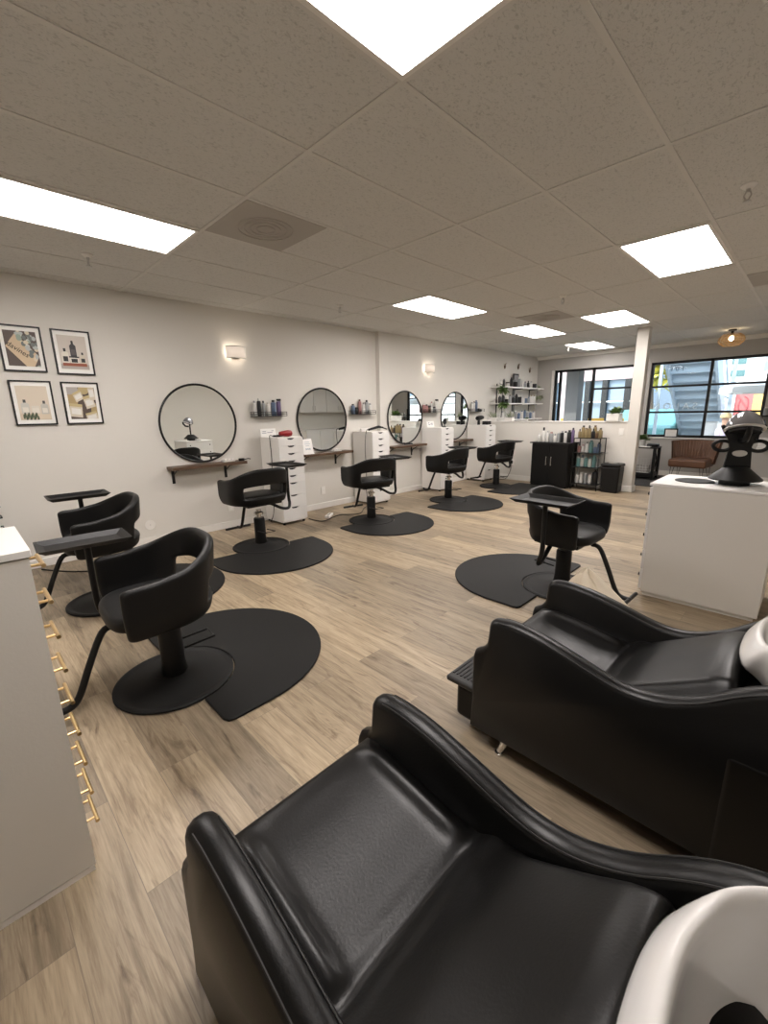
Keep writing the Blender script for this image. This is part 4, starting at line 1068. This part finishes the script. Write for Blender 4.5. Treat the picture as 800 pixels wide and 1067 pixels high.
# ------------------------------------------------------------------ white wall shelving beyond half wall
t = thing('wall_shelving', 'white three tier wall shelving of products beyond the half wall', 'shelves', (XL2, 0, 0))
SH = (1.19, 1.54, 1.885); SY0, SY1 = 8.28, 10.30
for z_ in SH: MB().bb((.005, SY0, z_ - .025), (.25, SY1, z_)).build('shelf', M_WHITE2, t, bevel=.003)
for y_ in (8.55, 9.25, 9.32, 10.05):
    s = MB(); s.bb((0, y_ - .012, 1.08), (.014, y_ + .012, 1.95))
    for z_ in SH: s.prism([(.0, z_ - .05), (.0, z_ - .026), (.22, z_ - .026), (.22, z_ - .034)], lambda a, b_, c_: (a, c_, b_), y_ - .006, y_ + .006)
    s.build('upright', M_DARKGREY, t)
random.seed(21)
gs = 'products on the white wall shelving'
A = [('cap', .03, .13, CW, CW), ('spray', .025, .16, CK, CK), ('jar', .045, .10, CW, CK), ('cap', .03, .2, CK, CK), ('jar', .05, .16, CK, CG), ('cap', .035, .22, CG, CW), ('spray', .025, .18, CW, CW), ('round', .03, .14, CG, CK), ('round', .03, .16, CK, CK), ('cap', .03, .15, CW, CG), ('jar', .05, .10, CK, CK)]
B = [('cap', .035, .15, CK, CK), ('cap', .035, .17, CK, CK), ('jar', .04, .12, CK, CW), ('cap', .035, .18, CG, CK), ('round', .035, .17, CK, CG), ('cap', .035, .2, CK, CK), ('jar', .045, .14, CK, CK), ('round', .04, .15, CW, CW), ('cap', .03, .13, CB, CW), ('cap', .03, .14, CG, CB), ('cap', .035, .19, CW, CY), ('cap', .035, .19, CW, CY)]
Cc = [('round', .03, .16, CW, CW), ('cap', .03, .18, CW, CG), ('spray', .025, .2, CW, CW), ('round', .03, .15, CW, CG), ('cap', .035, .17, CW, CW), ('cap', .03, .19, CG, CW), ('round', .035, .17, CB, CW), ('cap', .03, .18, CW, CB), ('spray', .028, .2, CB, CB), ('cap', .03, .17, CG, CW), ('round', .03, .18, CB, CW), ('cap', .03, .16, CW, CB)]
for z_, sp, wh in ((SH[2], A, 'on the top white wall shelf'), (SH[1], B, 'on the middle white wall shelf'), (SH[0], Cc, 'on the bottom white wall shelf')):
    row_of(sp, (XL2 + .13, SY0 + .12, z_), (XL2 + .13, SY1 - .16, z_), wh, gs)
t = thing('picture_frame', 'dark standing frame on the top white wall shelf', 'picture', (XL2 + .05, 9.26, SH[2]))
MB().bb((0, -.12, 0), (.02, .12, .30)).build('frame', M_DARKGREY, t, bevel=.003); MB().bb((.018, -.09, .03), (.022, .09, .27)).build('print', mat('frame_print', (.25, .25, .26), .5), t)
t = thing('trailing_plant', 'small trailing plant at the right end of the white shelving', 'plant', (XL2 + .10, 10.34, SH[2] - .05))
MB().lathe([(.0001, 0), (.03, 0), (.04, .05), (.0001, .045)], n=14).build('pot', M_POT, t, smooth=True)
s = MB(); leaf_clump(s, (0, 0, .05), 20, .08, .03, (.2, 1.2), 31); leaf_clump(s, (.03, .0, -.15), 26, .09, .05, (-.8, .3), 32); s.build('foliage', M_LEAFL, t, smooth=True, norm=False)
for k, (y_, z_) in enumerate(((8.82, 2.34), (9.42, 2.36), (9.98, 2.31))):
    t = thing('wall_vase', ('left', 'middle', 'right')[k] + ' one of three small wall vases with dried sprigs high above the white shelving', 'vase', (XL2, y_, z_), 0, 'three wall vases')
    MB().lathe([(.0001, -.07), (.016, -.06), (.022, -.01), (.02, .0), (.0001, -.005)], (.024, 0, 0), n=12).build('vase', mat('brown_vase', (.16, .11, .07), .5), t, smooth=True)
    s = MB(); leaf_clump(s, (.024, 0, -.01), 9, .12, .008, (.7, 1.45), 40 + k, .08); s.build('sprig', mat('dried_sprig', (.30, .24, .16), .7), t, smooth=True, norm=False)

# ================================================================== FRONT AREA
t = tag(MB().bb((-2.75, 8.75, .0005), (-1.93, 10.30, .012)).build('area_rug', M_RUG, bevel=.004), 'dark patterned rug on the floor by the front window', 'rug')
t = thing('console_table', 'black crate style side table under the window beside the column', 'side table', (-2.40, 9.72, .012))
TXh, TYh = .30, .20
MB().bb((-TXh, -TYh, .60), (TXh, TYh, .63)).build('top', M_BLACKWOOD, t, bevel=.003)
MB().bb((-TXh + .02, -TYh + .01, .05), (TXh - .02, TYh - .01, .125)).build('shelf', M_BLACKWOOD, t, bevel=.003)
for sx in (-1, 1):
    for sy in (-1, 1): MB().bb((sx * (TXh - .03) - .025, sy * (TYh - .03) - .025, 0), (sx * (TXh - .03) + .025, sy * (TYh - .03) + .025, .60)).build('leg', M_BLACKWOOD, t, bevel=.003)
s = MB()
for sx in (-1, 1): 
    a = (sx * (TXh - .02), -TYh + .02, .12); b_ = (sx * (TXh - .02), TYh - .02, .6); s.tube([a, b_], .012, 6); s.tube([(a[0], b_[1], a[2]), (b_[0], a[1], b_[2])], .012, 6)
s.build('cross_brace', M_BLACKWOOD, t)
t = thing('wire_basket', 'grey wire basket on the lower shelf of the black side table', 'basket', (-2.40, 9.66, .1375))
s = MB()
for z_ in [.01 + .05 * k for k in range(6)]: s.tube([(-.2, -.12, z_), (.2, -.12, z_), (.2, .12, z_), (-.2, .12, z_)], .005, 5, True)
for k in range(9): s.tube([(-.2 + .05 * k, -.12, .26), (-.2 + .05 * k, -.12, .01), (-.2 + .05 * k, .12, .01), (-.2 + .05 * k, .12, .26)], .004, 5)
s.build('wire', M_STEEL, t)
MB().bb((-.18, -.10, .015), (.18, .10, .14)).build('liner', mat('grey_liner', (.32, .31, .29), .9), t, bevel=.01)
potted((-2.44, 9.78, .642), 'leafy green plant in a white pot on the black side table', .085, .13, 60, .17, 17)
t = thing('phone_dock', 'black rounded device on the black side table', 'device', (-2.20, 9.68, .642))
MB().bb((-.10, -.07, 0), (.10, .07, .06)).build('body', M_BLACKPL, t, bevel=.025, seg=4)
t = tag(MB().bb((-.09, -.06, 0), (.09, .06, .012)).build('notebook', M_PAPER, bevel=.002), 'white notebook in front of the black device on the side table', 'notebook'); t.location = (-2.30, 9.56, .642)
# tan lounge chair
t = thing('accent_chair', 'tan leather accent chair with fluted back under the window', 'chair', (-1.56, 9.74, .0), R(-6))
s = MB(); nseg = 40; rows = []
c_ = MB(); 
MB().box((0, -.02, .37), (.60, .52, .15)).build('seat', M_TAN, t, bevel=.04, seg=4)
rows = []
for j, z_ in enumerate([.36, .40, .46, .54, .62, .70, .755, .775]):
    r = []
    for k in range(nseg * 2 + 1):
        a = R(-78 + 156 * k / (nseg * 2)); fl = .014 * abs(math.sin(PI * 20 * k / (nseg * 2)))
        rad = .30 + .06 * (z_ - .36) / .4
        x = rad * 1.06 * math.sin(a); y = .02 + (rad * .70) * math.cos(a) - fl * math.cos(a) + .10 * (z_ - .36)
        zz = z_ + (0 if j < 6 else -.02 * (abs(a) / 1.36) ** 2)
        r.append((x - fl * math.sin(a), y, zz))
    rows.append(r)
s.grid(rows); s.build('backrest', M_TAN, t, smooth=True, solid=.05, off=1, angle=80)
for sx, sy in ((-.23, -.21), (.23, -.21), (-.23, .17), (.23, .17)):
    l_ = MB(); q = .03
    l_.tube([(sx - q, sy, .30), (sx * 1.12, sy * 1.12, 0.006), (sx + q, sy, .30)], .006, 8); l_.build('leg', M_BLACK, t)
t = thing('tabletop_frame', 'small black framed certificate standing on the window sill', 'picture frame', (-2.08, Y_WIN - .012, SZ))
s = MB(); s.bb((-.12, -.012, 0), (.12, .002, .022)); s.bb((-.12, -.012, .158), (.12, .002, .18)); s.bb((-.12, -.012, .022), (-.098, .002, .158)); s.bb((.098, -.012, .022), (.12, .002, .158)); s.build('frame', M_BLACK, t)
MB().bb((-.098, -.006, .022), (.098, .001, .158)).build('certificate', M_PAPER, t)
# retail rack + shelf at right of the window
t = thing('retail_rack', 'black wire retail rack at the right edge beside the window', 'wall rack', (-.56, Y_WIN, .98))
s = MB(); s.bb((-.20, -.16, 0), (.30, 0, .02)); s.bb((-.20, -.16, .215), (.30, 0, .235)); s.build('shelf', M_BLACK, t)
s = MB()
for x_ in (-.16, .26): s.bb((x_ - .01, -.02, -.06), (x_ + .01, 0, .50)); s.bb((x_ - .008, -.155, .02), (x_ + .008, -.14, .215))
s.build('upright', M_BLACK, t)
row_of([('cap', .03, .15, CG, CW), ('cap', .03, .17, CW, CG), ('round', .03, .16, CG, CK)], (-.72, Y_WIN - .08, 1.215), (-.42, Y_WIN - .08, 1.215), 'on the retail rack upper shelf at right', 'bottles on the retail rack')
row_of([('cap', .03, .14, CB, CK), ('round', .03, .15, CG, CK), ('cap', .03, .13, CW, CG)], (-.72, Y_WIN - .08, 1.0), (-.42, Y_WIN - .08, 1.0), 'on the retail rack lower shelf at right', 'bottles on the retail rack')
t = thing('floating_shelf', 'white floating shelf under the retail rack at the right edge', 'shelf', (-.50, Y_WIN, .62))
MB().bb((-.2, -.22, 0), (.4, 0, .04)).build('board', M_WHITE2, t, bevel=.003); MB().bb((-.2, -.03, .04), (.4, 0, .20)).build('back_panel', M_WHITE2, t, bevel=.003)

# ------------------------------------------------------------------ seen only in the mirrors: stations and cupboards on the right wall
t = thing('wall_cupboard', 'white wall cupboards seen in the second mirror', 'cupboard', (X_R - .006, 8.6, 1.42))
MB().bb((-.32, -1.0, 0), (0, 1.0, .80)).build('body', M_WHITE, t, bevel=.003)
for k in range(4):
    d = MB().bb((-.34, -.99 + .5 * k, .01), (-.32, -.51 + .5 * k, .79)).build('door', M_WHITE2, t, bevel=.003)
    MB().cyl((-.36, -.99 + .5 * k + (.44 if k % 2 == 0 else .04), .06), (-.36, -.99 + .5 * k + (.44 if k % 2 == 0 else .04), .20), .006, n=8).build('handle', M_STEEL, d)
t = thing('base_cabinet', 'white base cabinet and counter seen in the second mirror', 'cabinet', (X_R - .006, 8.6, 0))
MB().bb((-.58, -1.0, .0), (0, 1.0, .87)).build('body', M_WHITE, t, bevel=.003); MB().bb((-.61, -1.02, .87), (0, 1.02, .91)).build('worktop', M_WHITE2, t, bevel=.004)
for k in range(4): MB().bb((-.60, -.99 + .5 * k, .10), (-.58, -.51 + .5 * k, .86)).build('door', M_WHITE2, t, bevel=.003)

# ================================================================== OUTSIDE
def ext(o, label, cat, group=None): return tag(o, label, cat, group)
M_PAVE = mat('pavement', (.52, .50, .48), .9, var=.1, vscale=3)
M_BLUE = mat('painted_blue_grey', (.40, .48, .55), .6)
M_STUCCO = mat('pale_stucco', (.70, .68, .66), .9)
g_ = struct(MB().bb((-30, Y_WIN + .2, -.12), (20, 45, -.02)).build('ground', M_PAVE))
# staircase rising toward the shop
t = thing('outdoor_staircase', 'blue grey outdoor staircase seen from below through the right window', 'staircase', (0, 0, 0))
def sp(u): return (16.6 - 5.0 * u, -.02 + 3.5 * u)      # y, z along the flight
xl, xr = -2.86, -1.86
for k in range(18):
    y_, z_ = sp(k / 17)
    MB().bb((xl + .02, y_ - .16, z_ - .03), (xr - .02, y_ + .14, z_ + .02)).build('tread', M_BLUE, t)
    if k < 17: MB().bb((xl + .02, y_ - .17, z_), (xr - .02, y_ - .15, z_ + .19)).build('riser', M_BLUE, t)
for x_ in (xl, xr):
    MB().prism([(17.0, -.02), (16.4, -.02), (11.2, 3.52), (11.2, 3.85), (11.7, 3.85)], lambda a, b_, c_: (c_, a, b_), x_ - .03, x_ + .03).build('stringer', M_BLUE, t)
    s = MB(); s.tube([(x_, 16.6, .95), (x_, 11.6, 4.45)], .025, 8)
    for k in range(8): y_, z_ = sp(k / 7); s.tube([(x_, y_, z_), (x_, y_, z_ + .95)], .018, 8)
    s.build('handrail', M_BLUE, t)
for k, x_ in enumerate((-2.955, -1.50)):
    o = MB().bb((x_ - .035, 12.90, -.02), (x_ + .035, 12.97, 4.6)).build('steel_post', M_BLUE); ext(o, ('left', 'right')[k] + ' blue grey post beside the outdoor staircase', 'post')
o = MB().bb((-3.22, 12.9, -.02), (-3.13, 13.0, 1.95)).build('banner_post', mat('orange_paint', (.72, .42, .16), .6)); ext(o, 'orange post outside left of the staircase', 'post')
# parked car, teal
t = thing('parked_car', 'teal parked car behind the left staircase post', 'car', (-3.74, 16.6, -.02), R(90))
M_TEAL = mat('teal_car_paint', (.12, .30, .30), .3)
MB().prism([(-2.0, .25), (2.0, .25), (2.1, .55), (1.95, .80), (1.1, .90), (.6, 1.32), (-.9, 1.35), (-1.5, .92), (-2.05, .82), (-2.1, .5)], lambda a, b_, c_: (a, c_, b_), -.8, .8).build('body', M_TEAL, t, bevel=.06, seg=3)
MB().prism([(.95, .93), (.55, 1.27), (-.82, 1.29), (-1.3, .95)], lambda a, b_, c_: (a, c_, b_), -.81, .81).build('window', mat('car_glass', (.08, .10, .12), .1), t)
for x_ in (-1.3, 1.3):
    for y_ in (-.72, .72): MB().cyl((x_, y_ - .1, .31), (x_, y_ + .1, .31), .31, n=24).build('wheel', M_BLACKPL, t, bevel=.02)
# white umbrella
t = thing('patio_umbrella', 'large white patio umbrella outside the right window', 'umbrella', (-.50, 12.1, -.02))
s = MB(); n = 8; rim = [(1.12 * math.cos(2 * PI * k / n), 1.12 * math.sin(2 * PI * k / n), 1.79) for k in range(n)]
s.add([(0, 0, 2.28)] + rim + [(x, y, z - .13) for x, y, z in rim], [(0, 1 + k, 1 + (k + 1) % n) for k in range(n)] + [(1 + k, 9 + k, 9 + (k + 1) % n, 1 + (k + 1) % n) for k in range(n)])
s.build('canopy', mat('white_canvas', (.82, .81, .79), .8), t, solid=.01)
MB().cyl((0, 0, 0), (0, 0, 2.28), .025, n=12).build('pole', M_STEEL, t)
MB().lathe([(.0001, 0), (.3, 0), (.3, .06), (.05, .09), (.0001, .09)], n=24).build('base', M_DARKGREY, t)
s = MB()
for x_, y_, z_ in rim: s.tube([(0, 0, 2.24), (x_ * .98, y_ * .98, z_ - .02)], .01, 5)
s.build('rib', M_STEEL, t)
# banners on a fence
for k, (x0, x1, cc, lb) in enumerate(((-1.62, -1.26, (.70, .16, .15), 'red wall banner with a dark swirl below the umbrella'), (-1.26, -1.0, (.80, .52, .16), 'yellow wall banner beside the red one'))):
    t = thing('wall_banner', lb, 'banner', ((x0 + x1) / 2, 15.0, .8))
    MB().bb((-(x1 - x0) / 2, 0, -.25), ((x1 - x0) / 2, .02, 1.0)).build('cloth', mat('banner%d' % k, cc, .7), t)
    if k == 0: MB().tube(crom([(-.08, -.008, .75), (-.10, -.008, .55), (.0, -.008, .4), (.09, -.008, .52), (.08, -.008, .75), (.0, -.008, .83)], 5), .014, 6).build('swirl', mat('banner_swirl', (.36, .09, .10), .7), t)
o = struct(MB().bb((-2.2, 15.05, -.02), (3.5, 15.25, 1.9)).build('wall_yard', M_STUCCO))
t = thing('swirl_sign', 'white panel with a dark curl beside the red banner', 'sign', (-1.78, 14.97, .8))
MB().bb((-.15, 0, -.25), (.15, .02, 1.0)).build('panel', M_PAPER, t)
MB().tube(crom([(-.10, -.008, .85), (.02, -.008, .78), (.08, -.008, .6), (.05, -.008, .42)], 5), .016, 6).build('swirl', mat('swirl_dark', (.10, .15, .18), .7), t)
# shop fronts beyond
o = struct(MB().bb((-20, 24, -.02), (14, 24.5, 3.6)).build('wall_street', mat('street_wall', (.15, .20, .26), .9)))
t = thing('shop_building', 'pale pink shop front across the walkway seen through the left window', 'building', (-6.75, 17.0, -.02))
M_PINK = mat('pink_stucco', (.50, .38, .38), .85)
MB().bb((-1.6, 0, 0), (2.0, .3, .95)).build('base_wall', M_PINK, t); MB().bb((-1.6, 0, 2.4), (2.0, .3, 3.0)).build('header', M_PINK, t)
for x_ in (-1.5, -.75, .10, .55, 1.15, 1.9): MB().bb((x_ - .09, -.05, .95), (x_ + .09, .3, 2.4)).build('post', M_DARKGREY, t)
MB().bb((-1.6, .12, .95), (2.0, .16, 2.4)).build('window', mat('shop_glass', (.20, .27, .34), .2), t)
MB().bb((-1.6, -.02, 1.62), (2.0, .05, 1.66)).build('mullion', M_PAPER, t)
MB().bb((-.40, -.06, .95), (.02, .1, 2.4)).build('panel', M_PINK, t)
o = MB().bb((-5.0, 12.1, -.02), (-4.66, 12.45, 2.75)).build('grey_column', mat('grey_stucco', (.13, .125, .125), .9)); ext(o, 'grey square column outside the left window', 'column')
o = struct(MB().bb((-12, 11.2, 2.55), (-3.3, 13.6, 2.75)).build('trim_soffit', mat('soffit_white', (.55, .53, .52), .8)))
for k, x_ in enumerate((-5.45, -4.55, -3.95)):
    t = thing('patio_chair', ('leftmost yellow patio chair, left of the grey column', 'middle yellow patio chair right of the grey column', 'rightmost yellow patio chair outside the left window')[k], 'chair', (x_, 13.3, -.02), .3 * k, 'yellow patio chairs outside the left window')
    M_YEL = mat('yellow_plastic', (.62, .36, .06), .45)
    MB().bb((-.21, -.2, .43), (.21, .2, .47)).build('seat', M_YEL, t, bevel=.015); MB().bb((-.21, .17, .55), (.21, .21, 1.13)).build('backrest', M_YEL, t, bevel=.015)
    for sx in (-1, 1):
        for sy in (-1, 1): MB().cyl((sx * .18, sy * .17, .43), (sx * .2, sy * .19, 0), .014, n=8).build('leg', M_STEEL, t)
        MB().cyl((sx * .17, .19, .46), (sx * .17, .19, .58), .012, n=8).build('back_post', M_STEEL, t)
# trees
def tree(x, y, h, r, label, m1, seed, n=420):
    t = thing('tree', label, 'tree', (x, y, -.02), 0, 'trees across the street')
    MB().tube([(0, 0, 0), (.05, 0, h * .35), (-.02, .03, h * .6), (.05, 0, h * .85)], [.14, .11, .08, .03], 10).build('trunk', mat('bark', (.16, .12, .09), .9), t, smooth=True)
    s = MB(); rnd = random.Random(seed)
    for k in range(n):
        d = Vector((rnd.gauss(0, 1), rnd.gauss(0, 1), rnd.gauss(0, 1))).normalized() * r * rnd.uniform(.35, 1)
        leaf_clump(s, (d.x, d.y, h * .72 + d.z * .8), 2, .34, .12, (-.6, .8), k + seed * 1000, .3, 3)
    s.build('crown', m1, t, smooth=True, norm=False)
M_LY = leaf_mat('leaf_yellow_green', (.42, .40, .05), (.66, .58, .12)); M_LG = leaf_mat('leaf_street', (.10, .20, .03), (.36, .44, .10))
tree(-4.75, 19.5, 4.0, 1.1, 'yellow green tree beyond the teal car, seen left of the staircase', M_LY, 1)
tree(-.2, 22.2, 4.6, 1.5, 'green street tree behind the white umbrella', M_LG, 2)
tree(-8.2, 20, 5, 1.8, 'green street tree at the far left behind the pink shop front', M_LG, 3)
tree(2.2, 17.5, 4.6, 1.7, 'green street tree to the right, reflected in the far mirrors', M_LG, 4)
# tall building right
t = thing('white_building', 'white and teal upstairs building behind the umbrella', 'building', (-1.9, 17.5, -.02))
MB().bb((-.45, 0, 0), (.55, 2.5, 5)).build('wall', mat('white_siding', (.56, .62, .62), .8), t)
for k in range(4): MB().bb((-.22, -.03, 2.3 + .36 * k), (.12, 0, 2.48 + .36 * k)).build('window', mat('dark_teal_glass', (.10, .18, .18), .2), t)

# ------------------------------------------------------------------ person outside
def person(loc, rz):
    t = thing('person', 'person in a tan cap and pale lavender shirt sitting outside the right window', 'person', loc, rz)
    bm_v = {'pel': (0, 0, .98, .135), 'wai': (0, 0, 1.10, .13), 'che': (0, 0, 1.30, .15), 'nek': (0, .01, 1.47, .06), 'hd0': (0, .02, 1.56, .07), 'hd1': (0, .02, 1.66, .092), 'hd2': (0, .01, 1.72, .07),
            'sl': (-.17, 0, 1.40, .07), 'el': (-.23, .02, 1.13, .047), 'wl': (-.22, .10, .90, .033), 'hl': (-.21, .13, .82, .04),
            'sr': (.17, 0, 1.40, .07), 'er': (.23, .02, 1.13, .047), 'wr': (.22, .10, .90, .033), 'hr': (.21, .13, .82, .04),
            'l1': (-.09, .08, .93, .085), 'l2': (-.10, .44, .95, .06), 'l3': (-.10, .42, .57, .042), 'l4': (-.10, .56, .545, .036),
            'r1': (.09, .08, .93, .085), 'r2': (.10, .44, .95, .06), 'r3': (.10, .42, .57, .042), 'r4': (.10, .56, .545, .036)}
    ed = 'pel-wai wai-che che-nek nek-hd0 hd0-hd1 hd1-hd2 che-sl sl-el el-wl wl-hl che-sr sr-er er-wr wr-hr pel-l1 l1-l2 l2-l3 l3-l4 pel-r1 r1-r2 r2-r3 r3-r4'.split()
    ks = list(bm_v); me = bpy.data.meshes.new('body')
    me.from_pydata([bm_v[k][:3] for k in ks], [tuple(ks.index(q) for q in e.split('-')) for e in ed], [])
    o = bpy.data.objects.new('body', me); COL.objects.link(o); o.parent = t
    me.materials.append(mat('skin', (.55, .34, .25), .5))
    md = o.modifiers.new('skin', 'SKIN'); 
    for i, k in enumerate(ks):
        me.skin_vertices[0].data[i].radius = (bm_v[k][3], bm_v[k][3]); me.skin_vertices[0].data[i].use_root = (k == 'pel')
    md2 = o.modifiers.new('sub', 'SUBSURF'); md2.levels = 2; md2.render_levels = 2
    MB().ball((0, .115, 1.63), .017, sc=(.9, 1.2, 1.3)).build('nose', mat('skin', (.55, .34, .25), .5), t, smooth=True)
    s = MB(); s.lathe([(.150, .92), (.165, 1.05), (.165, 1.2), (.185, 1.32), (.17, 1.41), (.09, 1.465), (.075, 1.48)], n=24, sy=.82)
    for sg in (-1, 1): s.tube([(sg * .14, 0, 1.41), (sg * .19, 0, 1.38), (sg * .235, .02, 1.16)], [.075, .082, .066], 12)
    s.build('shirt', mat('lavender_shirt', (.62, .55, .72), .8), t, smooth=True)
    s = MB(); s.lathe([(.165, .95), (.165, .88), (.0001, .86)], n=20, sy=.85)
    for sg in (-1, 1): s.tube([(sg * .09, .0, .94), (sg * .10, .38, .955), (sg * .10, .45, .92), (sg * .10, .43, .60)], [.10, .08, .075, .065], 12)
    s.build('trousers', mat('blue_denim', (.09, .12, .20), .8), t, smooth=True)
    s = MB(); s.lathe([(.104, 1.665), (.106, 1.70), (.095, 1.75), (.05, 1.782), (.0001, 1.785)], (0, .012, 0), n=24); s.bb((-.07, .09, 1.668), (.07, .20, 1.678))
    s.build('cap', mat('tan_cap', (.66, .50, .28), .7), t, smooth=True)
    return t
PX, PY = -1.46, 12.3
person((PX, PY, -.53), R(-75))
t = thing('patio_chair', 'pale patio stool the person in the cap sits on outside', 'chair', (PX, PY, -.02))
MB().lathe([(.0001, .30), (.19, .30), (.2, .31), (.2, .335), (.0001, .34)], n=24).build('seat', M_STUCCO, t, smooth=True)
for a in range(4): MB().cyl((.13 * math.cos(a * PI / 2 + .5), .13 * math.sin(a * PI / 2 + .5), .30), (.18 * math.cos(a * PI / 2 + .5), .18 * math.sin(a * PI / 2 + .5), 0), .013, n=8).build('leg', M_STEEL, t)

# ================================================================== LIGHT, WORLD, CAMERA
w = bpy.data.worlds.new('World'); SC.world = w; w.use_nodes = True
n, l = w.node_tree.nodes, w.node_tree.links
bg = n['Background']; sky = n.new('ShaderNodeTexSky'); sky.sky_type = 'NISHITA'
sky.sun_disc = False; sky.sun_elevation = R(48); sky.sun_rotation = R(200); sky.air_density = 1; sky.dust_density = 1.5
hs = n.new('ShaderNodeHueSaturation'); hs.inputs['Saturation'].default_value = .55; l.new(sky.outputs[0], hs.inputs['Color']); l.new(hs.outputs[0], bg.inputs[0]); bg.inputs[1].default_value = .36
sd = bpy.data.lights.new('sun', 'SUN'); sd.energy = 2.2; sd.angle = R(1); sd.color = (1, .95, .88)
so = bpy.data.objects.new('sun', sd); COL.objects.link(so); so.rotation_euler = (R(38), 0, R(-25))

cam = bpy.data.cameras.new('camera'); co = bpy.data.objects.new('camera', cam); COL.objects.link(co); SC.camera = co
F, pitch, yaw, roll = 443.8165, .2305991, .7858747, -.0186263
fv = Vector((-math.sin(yaw) * math.cos(pitch), math.cos(yaw) * math.cos(pitch), -math.sin(pitch)))
r0 = Vector((math.cos(yaw), math.sin(yaw), 0)); u0 = r0.cross(fv)
rt = math.cos(roll) * r0 + math.sin(roll) * u0; up = -math.sin(roll) * r0 + math.cos(roll) * u0
mw = Matrix((rt, up, -fv)).transposed().to_4x4(); mw.translation = Vector((0, 0, CAM_H)); co.matrix_world = mw
cam.sensor_fit = 'HORIZONTAL'; cam.sensor_width = 36; cam.lens = 36 * F / 800
cam.clip_start = .02; cam.clip_end = 200
vs = SC.view_settings; vs.view_transform = 'Standard'; vs.look = 'None'; vs.gamma = 1; vs.use_curve_mapping = False; vs.exposure = 1.38
SC.display_settings.display_device = 'sRGB'
